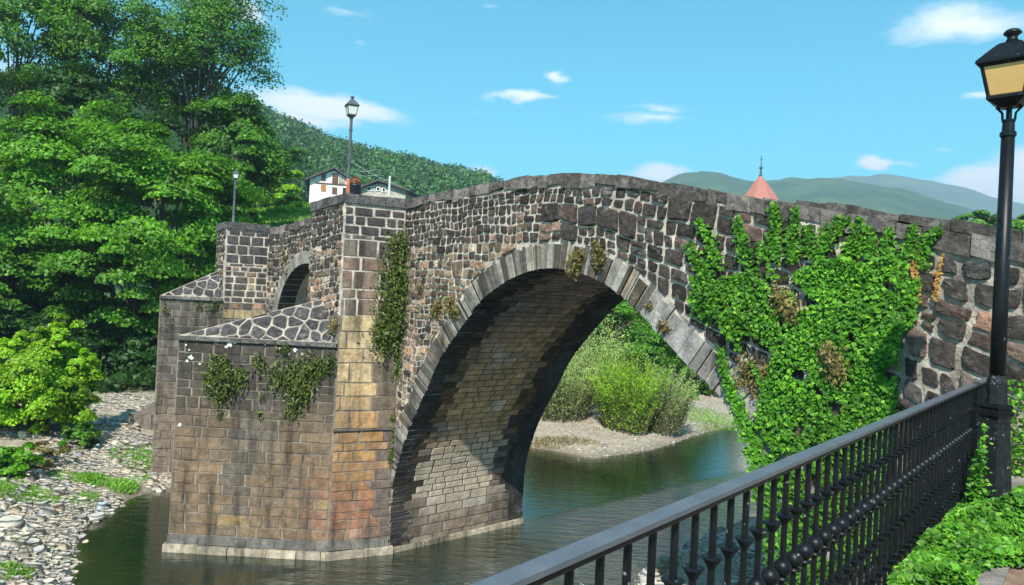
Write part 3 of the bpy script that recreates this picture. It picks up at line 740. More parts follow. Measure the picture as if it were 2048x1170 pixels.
# low stone apron at the foot of the second pier
def apron():
    for (x0, x1, y0, D, zt, h, dep) in ((255, 352, 830, 24.6, 1.38, .5, 1.4), (290, 352, 815, 25.2, 1.62, .30, 1.2)):
        a, b_ = atdist(x0, y0, D), atdist(x1, y0, D); L = b_[0]-a[0]; x = 0
        while x < L-.05:
            w = min(random.uniform(.45, .9), L-x)
            for j in range(2):
                g = random.uniform(.14, .22); mbx = MB().box((a[0]+x+w/2, D+dep*(j+.5)/2, zt-h/2+random.uniform(-.015, .015)), (w-.02, dep/2-.02, h))
                STONES.append((300., 30., 'apron_stone', pier2, mbx.v, mbx.f, (g*1.1, g*.92, g*.78), MAT['block']))
            x += w
apron()
# ---- coping
def coping():
    s = 0.0
    def slab(s0, s1, t0, t1, zb, zt, name='coping_stone', tint=None):
        vs = []
        jz = random.uniform(-.014, .014)
        for t in (t0, t1):
            for q in (s0, s1):
                z = ztop(q); vs += [Bp(q, t+random.uniform(-.02, .02), z+zb+random.uniform(-.05, .03)), Bp(q, t+random.uniform(-.02, .02), z+zt+jz+random.uniform(-.012, .012))]
        fs = [(0, 2, 3, 1), (4, 5, 7, 6), (0, 1, 5, 4), (2, 6, 7, 3), (1, 3, 7, 5), (0, 4, 6, 2)]
        g = random.choice((.09, .12, .15, .19, .24)); c = tint or (g*1.1, g*.96, g*.88)
        q = proj(np.array(vs)); STONES.append((float(np.ptp(q[:, 0])*np.ptp(q[:, 1])), float(np.ptp(q[:, 0])), name, wall, vs, fs, c, MAT['coping']))
    for (a, b, wr) in ((0.0, 9.2, (.16, .5)), (9.2, 16, (.22, .6)), (-7.6, -2.0, (.3, .5))):
        s = a
        while s < b-.02:
            w = min(random.uniform(*wr), b-s)
            slab(s+.006, s+w-.006, -.045+random.uniform(-.02, .03), .46, -.18+random.uniform(-.05, .03), 0)
            s += w
    s = 8.9                                     # upper course set back on the right
    while s < 16:
        w = random.uniform(.35, .75); k = float(np.interp(s, [8.9, 10, 12, 16], [.05, .10, .15, .17]))
        slab(s+.005, s+w-.005, .03, .40, .004, k); s += w
    s = 0.0
    while s < 16:
        w = random.uniform(.6, 1.1); slab(s+.006, s+w-.006, BW-.47, BW+.05, -.26, 0); s += w
    # turret copings
    for A, Ab, side, zA, zB, par in ((A1, A1b, 0, 7.9, 7.78, pier1), (A2, A2b, -7.6, 7.62, 7.55, pier2)):
        for p, q, z0, z1 in ((A, (side, 0), zA, zA), (Ab, A, zB, zA)):
            O = Bp(*p, 0); d = Bp(*q, 0)-O; Lu = np.linalg.norm(d); u = d/Lu; out = V3(u[1], -u[0], 0); x = 0
            while x < Lu-.02:
                w = min(random.uniform(.3, .6), Lu-x)
                if Lu-x-w < .15: w = Lu-x
                vs = []
                for o_ in (.05, -.35):
                    for xx in (x+.006, x+w-.006):
                        z = z0+(z1-z0)*xx/Lu
                        b_ = O+u*min(max(xx, .0), Lu)+out*o_; vs += [b_+EZ*(z+.002), b_+EZ*(z+.21+random.uniform(-.015, .015))]
                g = random.uniform(.07, .15)
                qq = proj(np.array(vs)); STONES.append((float(np.ptp(qq[:, 0])*np.ptp(qq[:, 1])), 20., 'coping_stone', par, vs, [(0, 2, 3, 1), (4, 5, 7, 6), (0, 1, 5, 4), (2, 6, 7, 3), (1, 3, 7, 5), (0, 4, 6, 2)], (g*1.05, g*.96, g*.98), MAT['coping']))
                x += w
coping()
flush_stones()
# ------------------------------------------------------------------ ground, river
def px0(*pts): return [onz(x, y, 0)[:2] for x, y in pts]
LB = px0((135, 1400), (140, 1170), (150, 1075), (200, 1030), (265, 995), (345, 972))
FB = px0((1035, 895), (1080, 898), (1130, 906), (1185, 917), (1235, 910), (1300, 900), (1350, 886), (1385, 872), (1420, 862), (1470, 852))
RB = [Bp(10.5, 26, 0)[:2], Bp(10.3, 8, 0)[:2], Bp(10.15, 1, 0)[:2], Bp(10.1, -.5, 0)[:2]]+px0((1562, 1000), (1500, 1030), (1420, 1075), (1330, 1118), (1285, 1150), (1240, 1300))
FAR = [FB[-1]+EV[:2]*14+ES[:2]*2, FB[-1]+EV[:2]*60]
POLY = np.array(LB+[Bp(-3.3, 0, 0)[:2], Bp(-3.3, BW, 0)[:2]+EV[:2]*1.5]+FB+FAR+[Bp(10.5, 70, 0)[:2]+ES[:2]*4]+RB+[V3(3, 4, 0)[:2], V3(-2, -6, 0)[:2], V3(-9, -6, 0)[:2]])
def sdist(X, Y):
    """signed distance to the river outline, positive on land"""
    P = POLY; Q = np.roll(P, -1, 0); best = np.full(X.shape, 1e9); inside = np.zeros(X.shape, bool)
    for (x0, y0), (x1, y1) in zip(P, Q):
        dx, dy = x1-x0, y1-y0; t = np.clip(((X-x0)*dx+(Y-y0)*dy)/(dx*dx+dy*dy+1e-9), 0, 1)
        best = np.minimum(best, np.hypot(X-x0-t*dx, Y-y0-t*dy))
        c = ((y0 > Y) != (y1 > Y)) & (X < (x1-x0)*(Y-y0)/(y1-y0+1e-12)+x0); inside ^= c
    return np.where(inside, -best, best)
def vnoise(X, Y, f, seed=0):
    r = np.random.default_rng(seed); g = r.random((64, 64)); x, y = X*f, Y*f; i, j = np.floor(x).astype(int), np.floor(y).astype(int); u, v = x-i, y-j; u = u*u*(3-2*u); v = v*v*(3-2*v)
    G = lambda a, b: g[a % 64, b % 64]
    return (G(i, j)*(1-u)*(1-v)+G(i+1, j)*u*(1-v)+G(i, j+1)*(1-u)*v+G(i+1, j+1)*u*v)-.5
FDIR = V3(.639, .769, 0); FN = V3(.769, -.639, 0)          # fence direction, and towards the walkway
F0 = V3(-1.247*.0, 0, 0)+V3(-1.247, 0, 0)
WALK = 4.45
def ground_z(X, Y):
    X, Y = np.asarray(X, float), np.asarray(Y, float); d = sdist(X, Y)
    n = vnoise(X, Y, .35, 1)*.5+vnoise(X, Y, 1.1, 2)*.22+vnoise(X, Y, 3.1, 3)*.09
    z = np.where(d > 0, 0.02+1.22*(1-np.exp(-np.maximum(d, 0)/3.6)), -.9*(1-np.exp(np.minimum(d, 0)/1.4)))
    z = z+n*np.clip((d+.3)/1.5, .15, 1)*.45
    R = np.hypot(X, Y); az = np.degrees(np.arctan2(X, Y))
    z = z+np.clip((R-36)/30, 0, 1)*5.0*np.clip((-az+2)/12, 0, 1)*np.clip(d/6, 0, 1)   # wooded left slope
    fl = (X-F0[0])*FN[0]+(Y-F0[1])*FN[1]                       # distance on the walkway side
    bs = (X-P0[0])*EV[0]+(Y-P0[1])*EV[1]                       # behind the bridge face
    up = (fl > .02) & (bs < 1.5)
    z = np.where(up, WALK+n*.05, z)
    ss = (X-P0[0])*ES[0]+(Y-P0[1])*ES[1]
    z = np.where((bs >= 1.5) & (ss > 11.5) & ~up, np.maximum(z, 3.0), z)
    return z
def build_ground():
    xs = np.unique(np.concatenate([np.linspace(-6000, -80, 14), np.linspace(-80, -30, 24), np.linspace(-30, 22, 190), np.linspace(22, 60, 24), np.linspace(60, 6000, 14)]))
    ys = np.unique(np.concatenate([np.linspace(-3000, -10, 10), np.linspace(-10, 10, 50), np.linspace(10, 48, 150), np.linspace(48, 110, 36), np.linspace(110, 7000, 14)]))
    X, Y = np.meshgrid(xs, ys); Z = ground_z(X, Y); D = sdist(X, Y)
    nx, ny = len(xs), len(ys)
    V = np.stack([X, Y, Z], -1).reshape(-1, 3); I = np.arange(nx*ny).reshape(ny, nx)
    Fq = np.stack([I[:-1, :-1], I[:-1, 1:], I[1:, 1:], I[1:, :-1]], -1).reshape(-1, 4)
    o = mesh_obj('ground', V, Fq.tolist(), None, smooth=True)
    a = o.data.attributes.new('land', 'FLOAT', 'POINT'); a.data.foreach_set('value', D.ravel().astype(np.float32))
    m, nt, b = new_mat('ground_gravel')
    at = nt.nodes.new('ShaderNodeAttribute'); at.attribute_name = 'land'
    g = noise(nt, 6, 8, .7); gr = ramp(nt, g.outputs[0], [(.3, (.16, .13, .095)), (.5, (.28, .24, .18)), (.7, (.42, .37, .30))])
    s = noise(nt, .8, 5, .6); grass = ramp(nt, noise(nt, 8, 5, .6).outputs[0], [(.3, (.03, .07, .012)), (.7, (.09, .16, .03))])
    mr = nt.nodes.new('ShaderNodeMapRange'); nt.links.new(at.outputs['Fac'], mr.inputs[0]); mr.inputs[1].default_value = 9; mr.inputs[2].default_value = 22
    ad = nt.nodes.new('ShaderNodeMath'); ad.operation = 'ADD'; nt.links.new(mr.outputs[0], ad.inputs[0]); nt.links.new(s.outputs[0], ad.inputs[1])
    rr = ramp(nt, ad.outputs[0], [(.62, (0,)*3), (.95, (1,)*3)])
    c = mix(nt, rr.outputs[0], gr.outputs[0], grass.outputs[0])
    mud = nt.nodes.new('ShaderNodeMapRange'); nt.links.new(at.outputs['Fac'], mud.inputs[0]); mud.inputs[1].default_value = -.3; mud.inputs[2].default_value = .5
    c = mix(nt, mud.outputs[0], (.10, .085, .055), c)
    nt.links.new(c, b.inputs['Base Color']); b.inputs['Roughness'].default_value = .95
    bump(nt, b, g.outputs[0], .8, .08)
    o.data.materials.append(m); tag(o, kind='structure')
build_ground()

def build_water():
    xs = np.concatenate([np.linspace(-60, -20, 10), np.linspace(-19.5, 25, 120), np.linspace(26, 90, 12)]); ys = np.concatenate([np.linspace(-8, 11, 20), np.linspace(11.3, 45, 110), np.linspace(46, 110, 14)])
    X, Y = np.meshgrid(xs, ys); D = sdist(X, Y); nx, ny = len(xs), len(ys); I = np.arange(nx*ny).reshape(ny, nx)
    V = np.stack([X, Y, X*0], -1).reshape(-1, 3); Fq = np.stack([I[:-1, :-1], I[:-1, 1:], I[1:, 1:], I[1:, :-1]], -1).reshape(-1, 4)
    keep = (D.ravel()[Fq].min(1) < .6); Fq = Fq[keep]
    o = mesh_obj('water', V, Fq.tolist(), None)
    a = o.data.attributes.new('land', 'FLOAT', 'POINT'); a.data.foreach_set('value', D.ravel().astype(np.float32))
    # how rough the surface is: calm left of the pier, rippled under the arch and to the right
    ss = (X-P0[0])*ES[0]+(Y-P0[1])*ES[1]
    rip = np.clip((ss+0.2)/2.5, .05, 1); Rr = np.clip((Y-26)/6, 0, 1)*np.clip((ss-4.5)/3, 0, 1)
    a2 = o.data.attributes.new('ripple', 'FLOAT', 'POINT'); a2.data.foreach_set('value', (rip+Rr*1.2).ravel().astype(np.float32))
    m, nt, b = new_mat('river_water')
    at = nt.nodes.new('ShaderNodeAttribute'); at.attribute_name = 'land'
    r = ramp(nt, at.outputs['Fac'], [(0, (0, 0, 0)), (1, (1, 1, 1))])
    mr = nt.nodes.new('ShaderNodeMapRange'); nt.links.new(at.outputs['Fac'], mr.inputs[0]); mr.inputs[1].default_value = -1.8; mr.inputs[2].default_value = .2
    nw = noise(nt, .7, 4, .6); mm = nt.nodes.new('ShaderNodeMath'); mm.operation = 'MULTIPLY'; nt.links.new(mr.outputs[0], mm.inputs[0]); nt.links.new(nw.outputs[0], mm.inputs[1])
    c = ramp(nt, mm.outputs[0], [(0, (.004, .013, .005)), (.4, (.018, .022, .009)), (.65, (.075, .06, .036))])
    nt.links.new(c.outputs[0], b.inputs['Base Color']); b.inputs['Roughness'].default_value = .04; b.inputs['IOR'].default_value = 2.3; b.inputs['Specular IOR Level'].default_value = .6
    g = nt.nodes.new('ShaderNodeNewGeometry'); mp = nt.nodes.new('ShaderNodeMapping'); mp.inputs['Rotation'].default_value = (0, 0, math.radians(12)); mp.inputs['Scale'].default_value = (1.0, 2.6, 1); nt.links.new(g.outputs['Position'], mp.inputs[0])
    n1 = noise(nt, 1.7, 4, .55, vec=mp.outputs[0]); n2 = noise(nt, 6.5, 3, .55, vec=mp.outputs[0])
    s = nt.nodes.new('ShaderNodeMath'); s.operation = 'MULTIPLY_ADD'; nt.links.new(n2.outputs[0], s.inputs[0]); s.inputs[1].default_value = .28; nt.links.new(n1.outputs[0], s.inputs[2])
    ar = nt.nodes.new('ShaderNodeAttribute'); ar.attribute_name = 'ripple'
    h = nt.nodes.new('ShaderNodeMath'); h.operation = 'MULTIPLY'; nt.links.new(s.outputs[0], h.inputs[0]); nt.links.new(ar.outputs['Fac'], h.inputs[1])
    bump(nt, b, h.outputs[0], 1.0, .27)
    o.data.materials.append(m); tag(o, kind='structure')
build_water()

# retaining wall under the fence and the walkway paving
rw = MB()
a = F0+FDIR*(-4)+FN*.1; bq = F0+FDIR*9.6+FN*.1
rw.box((a+bq)/2+FN*.2+EZ*(WALK/2-.3), (13.6, .45, WALK+.72), (FDIR, FN, EZ))
o = rw.build('retaining_wall', mat_plain('retaining_stone', (.2, .18, .16), var=.5, scale=4, bstr=.8, bdist=.03)); tag(o, 'rough stone retaining wall under the black railing', 'wall')
# a strip of brown flagstones showing at the lower right
FLAG = mat_plain('flagstone', (.2, .13, .09), var=.4, scale=8)
pv = empty('path', onz(2010, 1160, WALK)); pv['kind'] = 'structure'
c0 = onz(2010, 1150, WALK)
for i in range(6):
    for j in range(7):
        c = c0+FN*(i*.36-.35)-FDIR*(j*.27-.35)+EZ*(.012+random.uniform(-.004, .004))+FDIR*(.13 if i % 2 else 0)
        MB().box(c, (.26, .35, .06), (FDIR, FN, EZ)).build('flagstone', FLAG, pv)

# ------------------------------------------------------------------ foliage
def rand_dirs(n, r=rng):
    v = r.normal(size=(n, 3)); return v/np.linalg.norm(v, axis=1, keepdims=True)
def leaf_quads(pos, nrm, size, r=rng, aspect=.6, droop=None, axis=None):
    """kite shaped leaves; pos (n,3), nrm (n,3), size (n,)"""
    n = len(pos); nrm = nrm/np.maximum(1e-6, np.linalg.norm(nrm, axis=1, keepdims=True))
    a = axis if axis is not None else r.normal(size=(n, 3)); 
    a = a-(a*nrm).sum(1, keepdims=True)*nrm; a /= np.maximum(1e-6, np.linalg.norm(a, axis=1, keepdims=True)); b = np.cross(nrm, a)
    s = size[:, None]; w = s*aspect
    fold = nrm*s*.10
    return np.stack([pos-a*s*.5, pos+b*w*.5-a*s*.08+fold, pos+a*s*.5-nrm*s*.06, pos-b*w*.5-a*s*.08+fold], 1)
def crown_leaves(c, rad, nb, per, size, seed, flat=.5, shell=.55, up=.55, cut=None):
    r = np.random.default_rng(seed); c = np.asarray(c, float); rad = np.asarray(rad, float)
    d = rand_dirs(nb, r); q = (shell+(1-shell)*r.random(nb)**.6)[:, None]; lump = 1+.22*np.sin(d@r.normal(size=3)*4+r.random()*6)[:, None]
    bc = d*q*lump                                   # unit space
    br = (.20+.18*r.random(nb))*rad.mean()
    k = np.repeat(np.arange(nb), per); n = len(k)
    o = rand_dirs(n, r)*(r.random(n)**.42)[:, None]
    o[:, 2] = np.abs(o[:, 2])*.75-.25*(o[:, 0]**2+o[:, 1]**2)      # umbrella-like sprays
    pos = c+bc[k]*rad+o*br[k][:, None]*np.array([1, 1, flat*1.2])
    out = bc[k]/np.maximum(.2, np.linalg.norm(bc[k], axis=1, keepdims=True))
    nr = out*.6+np.array([0, 0, up*.8])+o*.55+r.normal(size=(n, 3))*.42
    sz = size*(.65+.7*r.random(n))
    Q = leaf_quads(pos, nr, sz, r)
    if cut is not None: Q = Q[cut(pos)]
    return Q, c+bc*rad
def trunk_mesh(base, c, rad, ends, seed, r0):
    r = np.random.default_rng(seed+5); mb = MB(); base = V3(*base); c = V3(*c)
    top = c+V3(0, 0, rad[2]*.35); pts = [base+(top-base)*t+V3(*r.normal(size=3))*r0*.8*(0 < t < 1) for t in np.linspace(0, 1, 7)]
    mb.tube(pts, [r0*(1-.75*t) for t in np.linspace(0, 1, 7)], 8)
    for e in ends:
        t = r.uniform(.35, .95); p = base+(top-base)*t; m = (p+V3(*e))/2+V3(0, 0, .12*np.linalg.norm(e-p))
        mb.tube([p, m, e], [r0*.34*(1.1-t*.6), r0*.2, r0*.07], 5)
    return mb
def tree(name, label, cat, px, D, hw, hh, kind, size, nb, per, seed, group=None, base_z=None, r0=None, flat=.5, shell=.55, up=.55, depth=1.0, limbs=16):
    c = atdist(px[0], px[1], D); k = D/FPX; rad = np.array([hw*k, hw*k*depth, hh*k])
    gz = float(ground_z(np.array([c[0]]), np.array([c[1]]))[0]) if base_z is None else base_z
    gz = min(gz, c[2]-rad[2]*.7)
    t = empty(name, (c[0], c[1], gz)); tag(t, label, cat, group)
    Q, ends = crown_leaves(c, rad, nb, per, size, seed, flat, shell, up)
    Q = Q[(Q[:, :, 2].min(1) > gz-.2)]
    quads_obj('crown', Q, LEAF[kind], t)
    trunk_mesh((c[0], c[1], gz-.3), c, rad, ends[:limbs], seed, r0 or max(.12, .035*rad[2]+.08)).build('trunk', MAT['bark'], t)
    return t
G1 = 'trees crowding the left bank'
tree('maple_tree', 'bright layered broadleaf tree at the far left edge above the yellow bush', 'tree', (95, 420), 35, 175, 190, 'bright', .20, 95, 500, 1, G1, flat=.62)
tree('maple_tree', 'bright green tree in front of the dark gap, above the low pier', 'tree', (325, 430), 34, 165, 170, 'bright', .20, 95, 500, 2, G1, flat=.62)
tree('broadleaf_tree', 'tree leaning over the hillside behind the small left lamp', 'tree', (470, 330), 44, 85, 140, 'mid', .21, 70, 420, 3, G1, flat=.85, up=.35)
tree('ash_tree', 'tall airy tree with sky showing between its limbs', 'tree', (400, 85), 47, 150, 150, 'mid', .19, 150, 190, 4, G1, flat=.9, shell=.25, limbs=50, r0=.32)
tree('broadleaf_tree', 'tall dark tree left of the airy one', 'tree', (225, 110), 46, 140, 150, 'mid', .21, 75, 420, 5, G1, flat=.85, up=.35)
tree('broadleaf_tree', 'tall tree at the top left corner of the photo', 'tree', (30, 80), 44, 150, 160, 'mid', .21, 75, 420, 6, G1, flat=.85, up=.35)
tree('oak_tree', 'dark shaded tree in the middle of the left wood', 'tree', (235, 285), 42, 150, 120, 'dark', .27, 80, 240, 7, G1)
tree('maple_tree', 'low leafy tree hanging over the dark hollow at the left edge', 'tree', (40, 600), 33, 140, 110, 'mid', .20, 70, 500, 8, G1, flat=.62)
tree('maple_tree', 'low spreading tree with drooping sprays left of the second pier', 'tree', (270, 585), 33.5, 150, 100, 'mid', .19, 70, 470, 9, G1, flat=.6)
tree('broadleaf_tree', 'green tree right behind the small pier turret', 'tree', (440, 480), 40, 95, 100, 'mid', .26, 55, 280, 10, G1)
tree('oak_tree', 'deep shaded tree under the left wood behind the low pier', 'tree', (120, 720), 33.5, 230, 95, 'dark', .24, 100, 260, 12, G1)  # dark leaf colour paints the shade under the wood, next tree too
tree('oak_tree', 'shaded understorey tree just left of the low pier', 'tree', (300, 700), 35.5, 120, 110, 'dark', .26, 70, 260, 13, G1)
tree('hazel_tree', 'sunny green tree below the white house', 'tree', (540, 388), 66, 66, 60, 'lime', .34, 60, 240, 14, 'trees on the slope behind the bridge')
tree('hazel_tree', 'rounded tree left of the white house roof', 'tree', (520, 330), 80, 70, 60, 'mid', .4, 55, 220, 15, 'trees on the slope behind the bridge')
tree('hazel_tree', 'lime coloured low tree over the bright bank', 'tree', (572, 415), 58, 34, 24, 'lime', .3, 36, 200, 16, 'trees on the slope behind the bridge')
# upstream, seen through the arch
tree('alder_tree', 'rounded dark green tree seen through the arch behind the willows', 'tree', (1230, 690), 47, 135, 105, 'mid', .24, 80, 320, 21, 'trees upstream')
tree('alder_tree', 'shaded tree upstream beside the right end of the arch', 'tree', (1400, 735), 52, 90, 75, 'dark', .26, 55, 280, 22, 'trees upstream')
tree('alder_tree', 'taller tree filling the top of the arch opening', 'tree', (1290, 620), 56, 140, 90, 'mid', .27, 70, 280, 23, 'trees upstream')
tree('alder_tree', 'tree hidden mostly behind the left side of the arch', 'tree', (1060, 720), 50, 130, 110, 'dark', .28, 55, 260, 24, 'trees upstream')
tree('broadleaf_tree', 'green treetop right of the black lamp post beyond the bridge', 'tree', (2035, 455), 62, 55, 26, 'bright', .32, 40, 220, 25, 'treetops beyond the right parapet')
tree('broadleaf_tree', 'green treetop left of the black lamp post beyond the bridge', 'tree', (1955, 458), 66, 52, 30, 'mid', .32, 40, 220, 26, 'treetops beyond the right parapet')

# upright willow / reed bushes
def willow(name, label, px, D, hw, hh, kind, n, seed, leaf=.11, spread=.5):
    r = np.random.default_rng(seed); base = onz(px[0], px[1], .5); base = atdist(px[0], px[1], D); k = D/FPX; gz = float(ground_z(base[:1], base[1:2])[0]); base[2] = gz
    t = empty(name, base); tag(t, label, 'bush')
    W, Hh = hw*k, 2*hh*k; mb = MB(); pos = []; ax = []; 
    for i in range(n):
        a = r.random()*2*math.pi; q = math.sqrt(r.random()); b = base+V3(math.cos(a)*W*q*.65, math.sin(a)*W*q*.55, 0)
        h = Hh*(r.uniform(.5, .95) if r.random() < .75 else r.uniform(.95, 1.22))*(1-.35*q*q); lean = V3(math.cos(a), math.sin(a), 0)*q*spread*h*.5+V3(*r.normal(size=3))*.05*h
        p = [b, b+lean*.35+EZ*h*.5, b+lean+EZ*h]; mb.tube(p, [.014, .01, .004], 3)
        m = int(26*h/1.5)+12; tt = r.random(m)**.7*1.04; P = np.array([b+lean*(x*x)+EZ*h*x for x in tt]); pos.append(P+r.normal(size=(m, 3))*.06); ax.append(np.tile(lean+EZ*h*.9, (m, 1))+r.normal(size=(m, 3))*.65*h)
    pos = np.concatenate(pos); ax = np.concatenate(ax); nr = r.normal(size=pos.shape)*.8+np.array([0, -1.0, .9])
    quads_obj('foliage', leaf_quads(pos, nr, leaf*(.7+.7*r.random(len(pos))), r, aspect=.32, axis=ax), LEAF[kind], t); mb.build('stems', MAT['bark'], t)
tree('alder_tree', 'low bushy tree closing the view upstream behind the gravel bar', 'tree', (1340, 775), 44, 110, 50, 'mid', .2, 60, 260, 27, 'trees upstream')
willow('willow_bush', 'bright green willow bush in the middle of the gravel bar under the arch', (1250, 868), 31.5, 70, 72, 'lime', 330, 31, .10, .75)
willow('willow_bush', 'pale green willow bush at the right end of the gravel bar', (1320, 860), 32.5, 66, 66, 'grey', 280, 32, .09, .75)
willow('willow_bush', 'grey green willow thicket beside the left edge of the arch opening', (1115, 868), 32.5, 90, 70, 'grey', 340, 33, .09, .7)
willow('willow_bush', 'tall reedy willow at the back of the gravel bar', (1165, 852), 35, 100, 84, 'grey', 190, 34)
willow('willow_bush', 'small dark bush upstream at the foot of the right bank', (1440, 800), 42, 50, 30, 'mid', 70, 35)
# big lime bush on the left bank
def lime_bush():
    b = onz(80, 868, .9); t = empty('lime_bush', (b[0], b[1], ground_z(b[:1], b[1:2])[0])); tag(t, 'large yellow green bush on the gravel bank at the left edge', 'bush')
    k = b[1]/FPX; Q = []; ends = []
    for i, (x, y, w, h) in enumerate([(60, 770, 95, 85), (125, 745, 58, 95), (-20, 765, 85, 85), (112, 800, 78, 62), (118, 680, 24, 48), (122, 655, 11, 28), (40, 800, 95, 60), (160, 740, 24, 50), (60, 715, 45, 45), (85, 690, 20, 40), (20, 710, 40, 40)]):
        c = atdist(x, y, b[1]+(i % 3-1)*.4); q, e = crown_leaves(c, (w*k, w*k, h*k), int(34*w/80)+10, 190, .12, 50+i, .95, .3, .35); Q.append(q); ends += list(e[:5])
    Q = np.concatenate(Q); Q = Q[Q[:, :, 2].min(1) > t.location[2]-.05]
    quads_obj('foliage', Q, LEAF['lime'], t)
    mb = MB()
    for e in ends: mb.tube([V3(b[0], b[1], t.location[2]-.1), (V3(b[0], b[1], t.location[2])+e)/2+V3(0, 0, .2), e], [.04, .025, .008], 5)
    mb.build('stems', MAT['bark'], t)
lime_bush()
def low_bush(name, label, px, z, hw, hh, mat, size, nb, per, seed, cat='bush'):
    b = onz(px[0], px[1], z); k = b[1]/FPX; gz = float(ground_z(b[:1], b[1:2])[0]); t = empty(name, (b[0], b[1], gz)); tag(t, label, cat)
    Q, e = crown_leaves(V3(b[0], b[1], gz+hh*k*.6), (hw*k, hw*k, hh*k), nb, per, size, seed, .8, .2, .5); Q = Q[Q[:, :, 2].min(1) > gz-.03]
    quads_obj('foliage', Q, mat, t); mb = MB()
    for q in e[:10]: mb.tube([V3(b[0], b[1], gz-.05), q], [.015, .005], 4)
    mb.build('stems', MAT['bark'], t)
low_bush('leafy_bush', 'small dark green bush at the left edge of the gravel bank', (18, 945), .8, 50, 45, LEAF['bright'], .10, 34, 110, 61)
low_bush('dry_bush', 'brown dry bush on the gravel below the lime bush', (80, 915), .9, 42, 26, MAT['dryweed'], .09, 26, 60, 62)
low_bush('leafy_bush', 'low green bush between the lime bush and the low pier', (160, 868), 1.2, 40, 26, LEAF['mid'], .11, 26, 100, 63)

# ------------------------------------------------------------------ hills and far forest
def ridge(name, prof, R0_, R1, foot, col_mat, n=160, back=1.6, rough=.02, seed=3):
    """hillside whose skyline follows prof (px) at distance R1; it starts at R0_"""
    P = [ray(x, y) for x, y in prof]; az = np.array([math.atan2(d[0], d[1]) for d in P]); el = np.array([d[2]/math.hypot(d[0], d[1]) for d in P])
    i = az.argsort(); az, el = az[i], el[i]; A = np.linspace(az[0], az[-1], n); E = np.interp(A, az, el)
    T = np.concatenate([np.linspace(0, 1, 26), np.linspace(1.06, back, 8)])
    AA, TT = np.meshgrid(A, T); EE = np.interp(AA, az, el); RR = R0_+(R1-R0_)*TT
    top = EYE+EE*R1; sh = np.where(TT <= 1, np.sin(np.clip(TT, 0, 1)*math.pi/2)**1.15, np.cos((TT-1)/(back-1)*math.pi/2*.9))
    Z = foot+(top-foot)*sh
    X, Y = RR*np.sin(AA), RR*np.cos(AA)
    Z = Z+(vnoise(X, Y, 12/R1, seed)*2.2+vnoise(X, Y, 40/R1, seed+1))*rough*R1*np.clip(TT*1.6, 0, 1)*np.clip((1.02-TT)*6, .15, 1)
    nt_, na = X.shape; I = np.arange(nt_*na).reshape(nt_, na)
    Fq = np.stack([I[:-1, :-1], I[:-1, 1:], I[1:, 1:], I[1:, :-1]], -1).reshape(-1, 4)
    o = mesh_obj(name, np.stack([X, Y, Z], -1).reshape(-1, 3), Fq.tolist(), col_mat, smooth=True); o['kind'] = 'structure'
    return o, (X, Y, Z)
def mat_hill(name, cols, scale):
    m, nt, b = new_mat(name); n = noise(nt, scale, 8, .65); r = ramp(nt, n.outputs[0], [(.3+.4*i/(len(cols)-1), c) for i, c in enumerate(cols)])
    nt.links.new(r.outputs[0], b.inputs['Base Color']); b.inputs['Roughness'].default_value = 1; b.inputs['Specular IOR Level'].default_value = 0
    bump(nt, b, noise(nt, scale*8, 6, .7).outputs[0], .6, 3); return m
hill, HG = ridge('hill', [(-900, 120), (-300, 170), (100, 210), (420, 250), (520, 290), (560, 306), (640, 336), (700, 356), (760, 368), (800, 374), (850, 386), (900, 394), (960, 404), (1000, 420), (1060, 450), (1120, 480), (1200, 520)], 75, 380, 3, mat_hill('wooded_slope', [(.015, .04, .012), (.03, .07, .02)], .05), n=220, rough=.004)
def forest():
    X, Y, Z = HG; r = np.random.default_rng(77); nt_, na = X.shape; quads = []; pr = proj(np.stack([X, Y, Z], -1))
    cen = []
    tries = 0
    for k in range(9000):
        ti = r.uniform(1, 25.4)**1.0; ai = r.uniform(0, na-1.01); i, j = int(ti), int(ai); u, v = ti-i, ai-j
        f = lambda G: G[i, j]*(1-u)*(1-v)+G[i+1, j]*u*(1-v)+G[i, j+1]*(1-u)*v+G[i+1, j+1]*u*v
        p = V3(f(X), f(Y), f(Z)); q = proj(p)
        if not (430 < q[0] < 1150): continue
        if 560 < q[0] < 850 and np.hypot(p[0], p[1]) < 140: continue
        if np.hypot(p[0], p[1]) < 110: continue
        cen.append(p)
    cen = np.array(cen); n = len(cen)
    rad = r.uniform(1.7, 3.6, n)*(.65+.5*np.hypot(cen[:, 0], cen[:, 1])/380)
    per = 80; k = np.repeat(np.arange(n), per); d = rand_dirs(len(k), r); d[:, 2] = np.abs(d[:, 2])*1.0-.25
    lum = 1+.18*r.normal(size=len(k))[:, None]
    pos = cen[k]+d*rad[k][:, None]*np.array([1, 1, 1.25])*lum+np.array([0, 0, 1])*rad[k][:, None]*.9
    Q = leaf_quads(pos, d+r.normal(size=d.shape)*.35, rad[k]*.28*(.7+.6*r.random(len(k))), r, aspect=.8)
    o = quads_obj('forest', Q, LEAF['far']); tag(o, 'dense green woodland covering the hill behind the houses', 'woodland', kind='stuff')
forest()
ridge('mountain', [(1180, 470), (1260, 420), (1320, 384), (1370, 364), (1400, 359), (1440, 363), (1490, 376), (1560, 378), (1640, 376), (1700, 385), (1800, 395), (1950, 440), (2100, 470), (2300, 500)], 500, 1300, 3, mat_hill('far_wood', [(.024, .06, .032), (.045, .09, .042), (.085, .13, .06)], .012), rough=.006, seed=21)
ridge('mountain', [(1350, 420), (1500, 410), (1600, 392), (1660, 374), (1700, 366), (1760, 364), (1860, 372), (1900, 380), (1960, 394), (2000, 403), (2048, 414), (2200, 440), (2500, 470)], 1300, 2300, 3, mat_hill('far_pasture', [(.04, .075, .045), (.08, .12, .065), (.13, .155, .085)], .006), rough=.006, seed=31)
